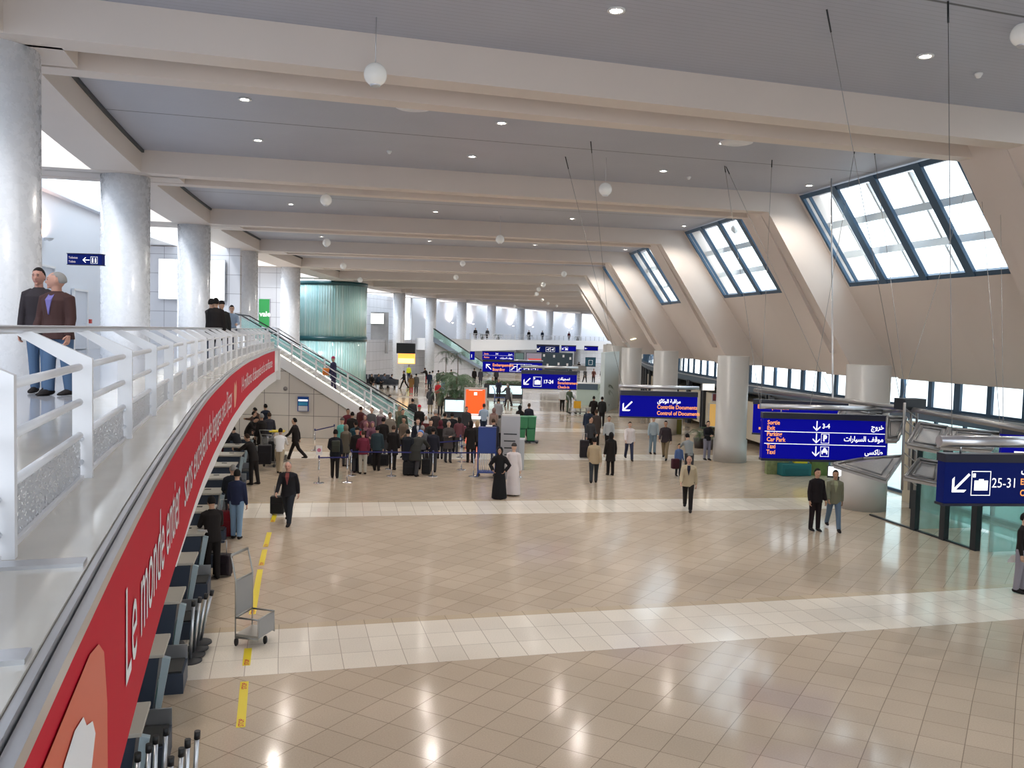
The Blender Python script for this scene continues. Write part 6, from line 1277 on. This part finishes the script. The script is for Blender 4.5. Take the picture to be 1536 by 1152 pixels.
# upper far gallery railing, planters, second stair
fr = empty('railing', car(4.2, 80, 4.5), 0, 'distant white railing along the far gallery', 'railing'); g = MB(); g.tube([car(4.2, s_, 5.5) for s_ in rng(50, 126, 2)], .035, 6); rel(g, fr).build('handrail', M_alu, fr)
for h in (4.9, 5.2): g = MB(); g.tube([car(4.25, s_, h) for s_ in rng(50, 126, 2)], .025, 5); rel(g, fr).build('rail_tube', M_rail, fr)
for i in range(38): g = MB(); g.box(car(4.22, 50.5 + 2 * i, 5.0), (.08, .08, 1.0)); rel(g, fr).build('post', M_rail, fr)
S2 = [atY(648, 492, 112), atY(738, 562, 100)]
r = empty('escalator', S2[1], 0, 'far escalator coming down from the distant gallery to the hall floor', 'escalator'); A, B = atY(650, 505, 98), at(738, 563)
for off_ in (0, 1.3):
    o3 = Vector((0, off_, 0)); g = MB(); g.tube([A + o3 + Vector((0, 0, .9)), B + o3 + Vector((0, 0, .9))], .05, 6); rel(g, r).build('handrail', M_dark, r)
    g = MB(); g.prism([A + o3 + Vector((0, 0, -.6)), B + o3 + Vector((0, 0, 0)), B + o3 + Vector((0, 0, .25)), A + o3 + Vector((0, 0, .0))], [A + o3 + Vector((0, .1, -.6)), B + o3 + Vector((0, .1, 0)), B + o3 + Vector((0, .1, .25)), A + o3 + Vector((0, .1, .0))]); rel(g, r).build('truss_skirt', M_fas, r)
    g = MB(); g.prism([A + o3, B + o3 + Vector((0, 0, .2)), B + o3 + Vector((0, 0, .85)), A + o3 + Vector((0, 0, .85))], [A + o3 + Vector((0, .03, 0)), B + o3 + Vector((0, .03, .2)), B + o3 + Vector((0, .03, .85)), A + o3 + Vector((0, .03, .85))]); rel(g, r).build('glass_side', M_tglass, r)
_n = 6; _w = MB()
_me = bpy.data.meshes.new('wall_far_stair'); _a0 = Vector((A.x, A.y + 1.6, 0)); _a1 = A + Vector((0, 1.6, -.7)); _b = Vector((B.x - .6, B.y + 1.0, 0)); _t = Vector((.1, .3, 0))
_me.from_pydata([_a0, _b, _a1, _a0 + _t, _b + _t, _a1 + _t], [], [(0, 1, 2), (5, 4, 3), (0, 3, 4, 1), (1, 4, 5, 2), (2, 5, 3, 0)]); _l = _me.uv_layers.new(name='UVMap')
for lp in _me.loops: v = _me.vertices[lp.vertex_index].co; _l.data[lp.index].uv = ((v - _a0).xy.length, v.z)
_me.materials.append(M_panelu); tag(link(bpy.data.objects.new('wall_far_stair', _me)), kind='structure')
for i, (px, rp) in enumerate(((722, 3), (745, 2), (792, 2), (865, 2.5))):
    Q = onu(px, 500, 2.0); P = car(2.2, pol(Q)[1], 4.5); palm(P, .9, 1.0, 'small palm on the far gallery, %s from the left' % DW[i], 9, m_=M_leaf2, pot=True, group='palms on the far gallery')
for i in range(9):
    s_ = 54 + 8 * i; P = car(-2.7, s_, 7.0); r = empty('wall_lamp', P, yaw(s_), 'far glowing uplighter on the distant gallery wall, %s from the near end' % DW[i], 'wall lamp', 'far gallery wall lamps'); g = MB(); g.lathe([(0, -.1), (.2, 0), (0, .0)], 12, c=(.22, 0, 0)); child(g, 'bowl', mat('uplight_far', (1, .92, .85), .5, emit=6), r); g = MB(); g.box((.06, 0, -.05), (.1, .1, .1)); child(g, 'bracket', M_alu, r)
    spot(P + (car(1, s_) - car(0, s_)) * .3 + Vector((0, 0, .1)), 260, 2.7, .1, (1, .85, .78), d=(-.3, 0, 1))
# shop fittings by the right-hand front
board('shop_shelf', 1063, 605, 1078, 640, 46.5, mat('shelf_glow', (.7, .42, .12), .5, emit=.5), 'warm lit shop display beside the grey column', 'display'); board('shop_sign', 1068, 590, 1079, 602, 46, mat('shop_red', (.20, .03, .04), .4), 'dark red shop sign above the lit display', 'sign')
board('lit_transom', 1053, 575, 1072, 586, 46.2, mat('transom_glow', (1, .9, .75), .5, emit=1.4), 'glowing transom over the shop door', 'lamp')
board('kiosk', 1003, 628, 1023, 654, 50, mat('kiosk_olive', (.16, .15, .02), .5), 'dark olive kiosk panel behind the Contrôle sign pair', 'kiosk')
case(ft(1188, 712), .2, (1.3, .8, .5), (.02, .14, .15), 'teal plastic play bin on the floor by the yellow slide', wheels=False, handle=False, name='play_bin', cat='bin', group=None)
r = empty('yellow_stand', ft(1203, 713), 0, 'bright yellow and green promotional stand below the Sortie sign', 'stand'); g = MB(); g.prism([(-.5, 0, 0), (.1, 0, 0), (.35, 0, 1.2), (-.1, 0, 1.2)], [(-.5, .3, 0), (.1, .3, 0), (.35, .3, 1.2), (-.1, .3, 1.2)]); child(g, 'yellow_panel', mat('stand_yellow', (.75, .62, .02), .5), r); g = MB(); g.box((.75, .2, .6), (.7, .3, 1.2)); child(g, 'green_panel', mat('stand_green', (.10, .16, .03), .5, noise=.5, nscale=6), r)
g = MB(); g.box((-1.0, .2, .5), (.9, .3, 1.0)); child(g, 'rack', mat('stand_olive', (.20, .24, .10), .5, noise=.6, nscale=8), r)
r = empty('display_monitor', atY(1258, 708, 30), -.25, 'white lit flat monitor tilted beside the promotional stand', 'monitor'); g = MB(); g.box((0, 0, 0), (.75, .08, .42)); child(g, 'case', M_blk, r); g = MB(); g.box((0, -.045, .02), (.7, .01, .33)); child(g, 'screen', mat('monitor_white', (.9, .95, 1), .4, emit=1.0), r); g = MB(); g.tube([(0, 0, -.2), (0, 0, -atY(1258, 708, 30).z)], .03, 8); child(g, 'stand_pole', M_dark, r)
# lift-like pale wall corner light (warm) seen high on the slanted wall
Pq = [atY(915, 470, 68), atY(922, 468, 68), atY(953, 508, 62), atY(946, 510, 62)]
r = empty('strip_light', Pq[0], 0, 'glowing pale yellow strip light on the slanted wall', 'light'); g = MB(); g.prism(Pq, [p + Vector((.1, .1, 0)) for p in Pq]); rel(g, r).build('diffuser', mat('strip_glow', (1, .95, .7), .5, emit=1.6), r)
# papers held, orange bag, backpack, wheelchair
case(onstair(500, 575) + Vector((-.36, -.1, 0)), .1, (.36, .16, .36), (.80, .25, .05), 'orange shopping bag hanging from the person on the stairs', wheels=False, handle=False, z=onstair(500, 575).z + .75, name='shopping_bag', cat='bag', group=None)
case(hd(541, 652, 1.2), .2, (.34, .14, .46), (.30, .01, .03), 'crimson bag with white print on the back of the khaki-trousered person', wheels=False, handle=False, z=.9, name='shoulder_bag', cat='bag', group=None)
r = empty('fire_camera', atY(428, 583, 43.3), 0, 'small dome camera on the panelled wall below the gallery end', 'camera'); g = MB(); g.sph((0, 0, 0), .11, 12, 8); child(g, 'dome', mat('dome_grey', (.2, .18, .17), .3), r); g = MB(); g.tube([(0, 0, 0), (0, .28, .02)], .03, 6); child(g, 'arm', M_white, r)
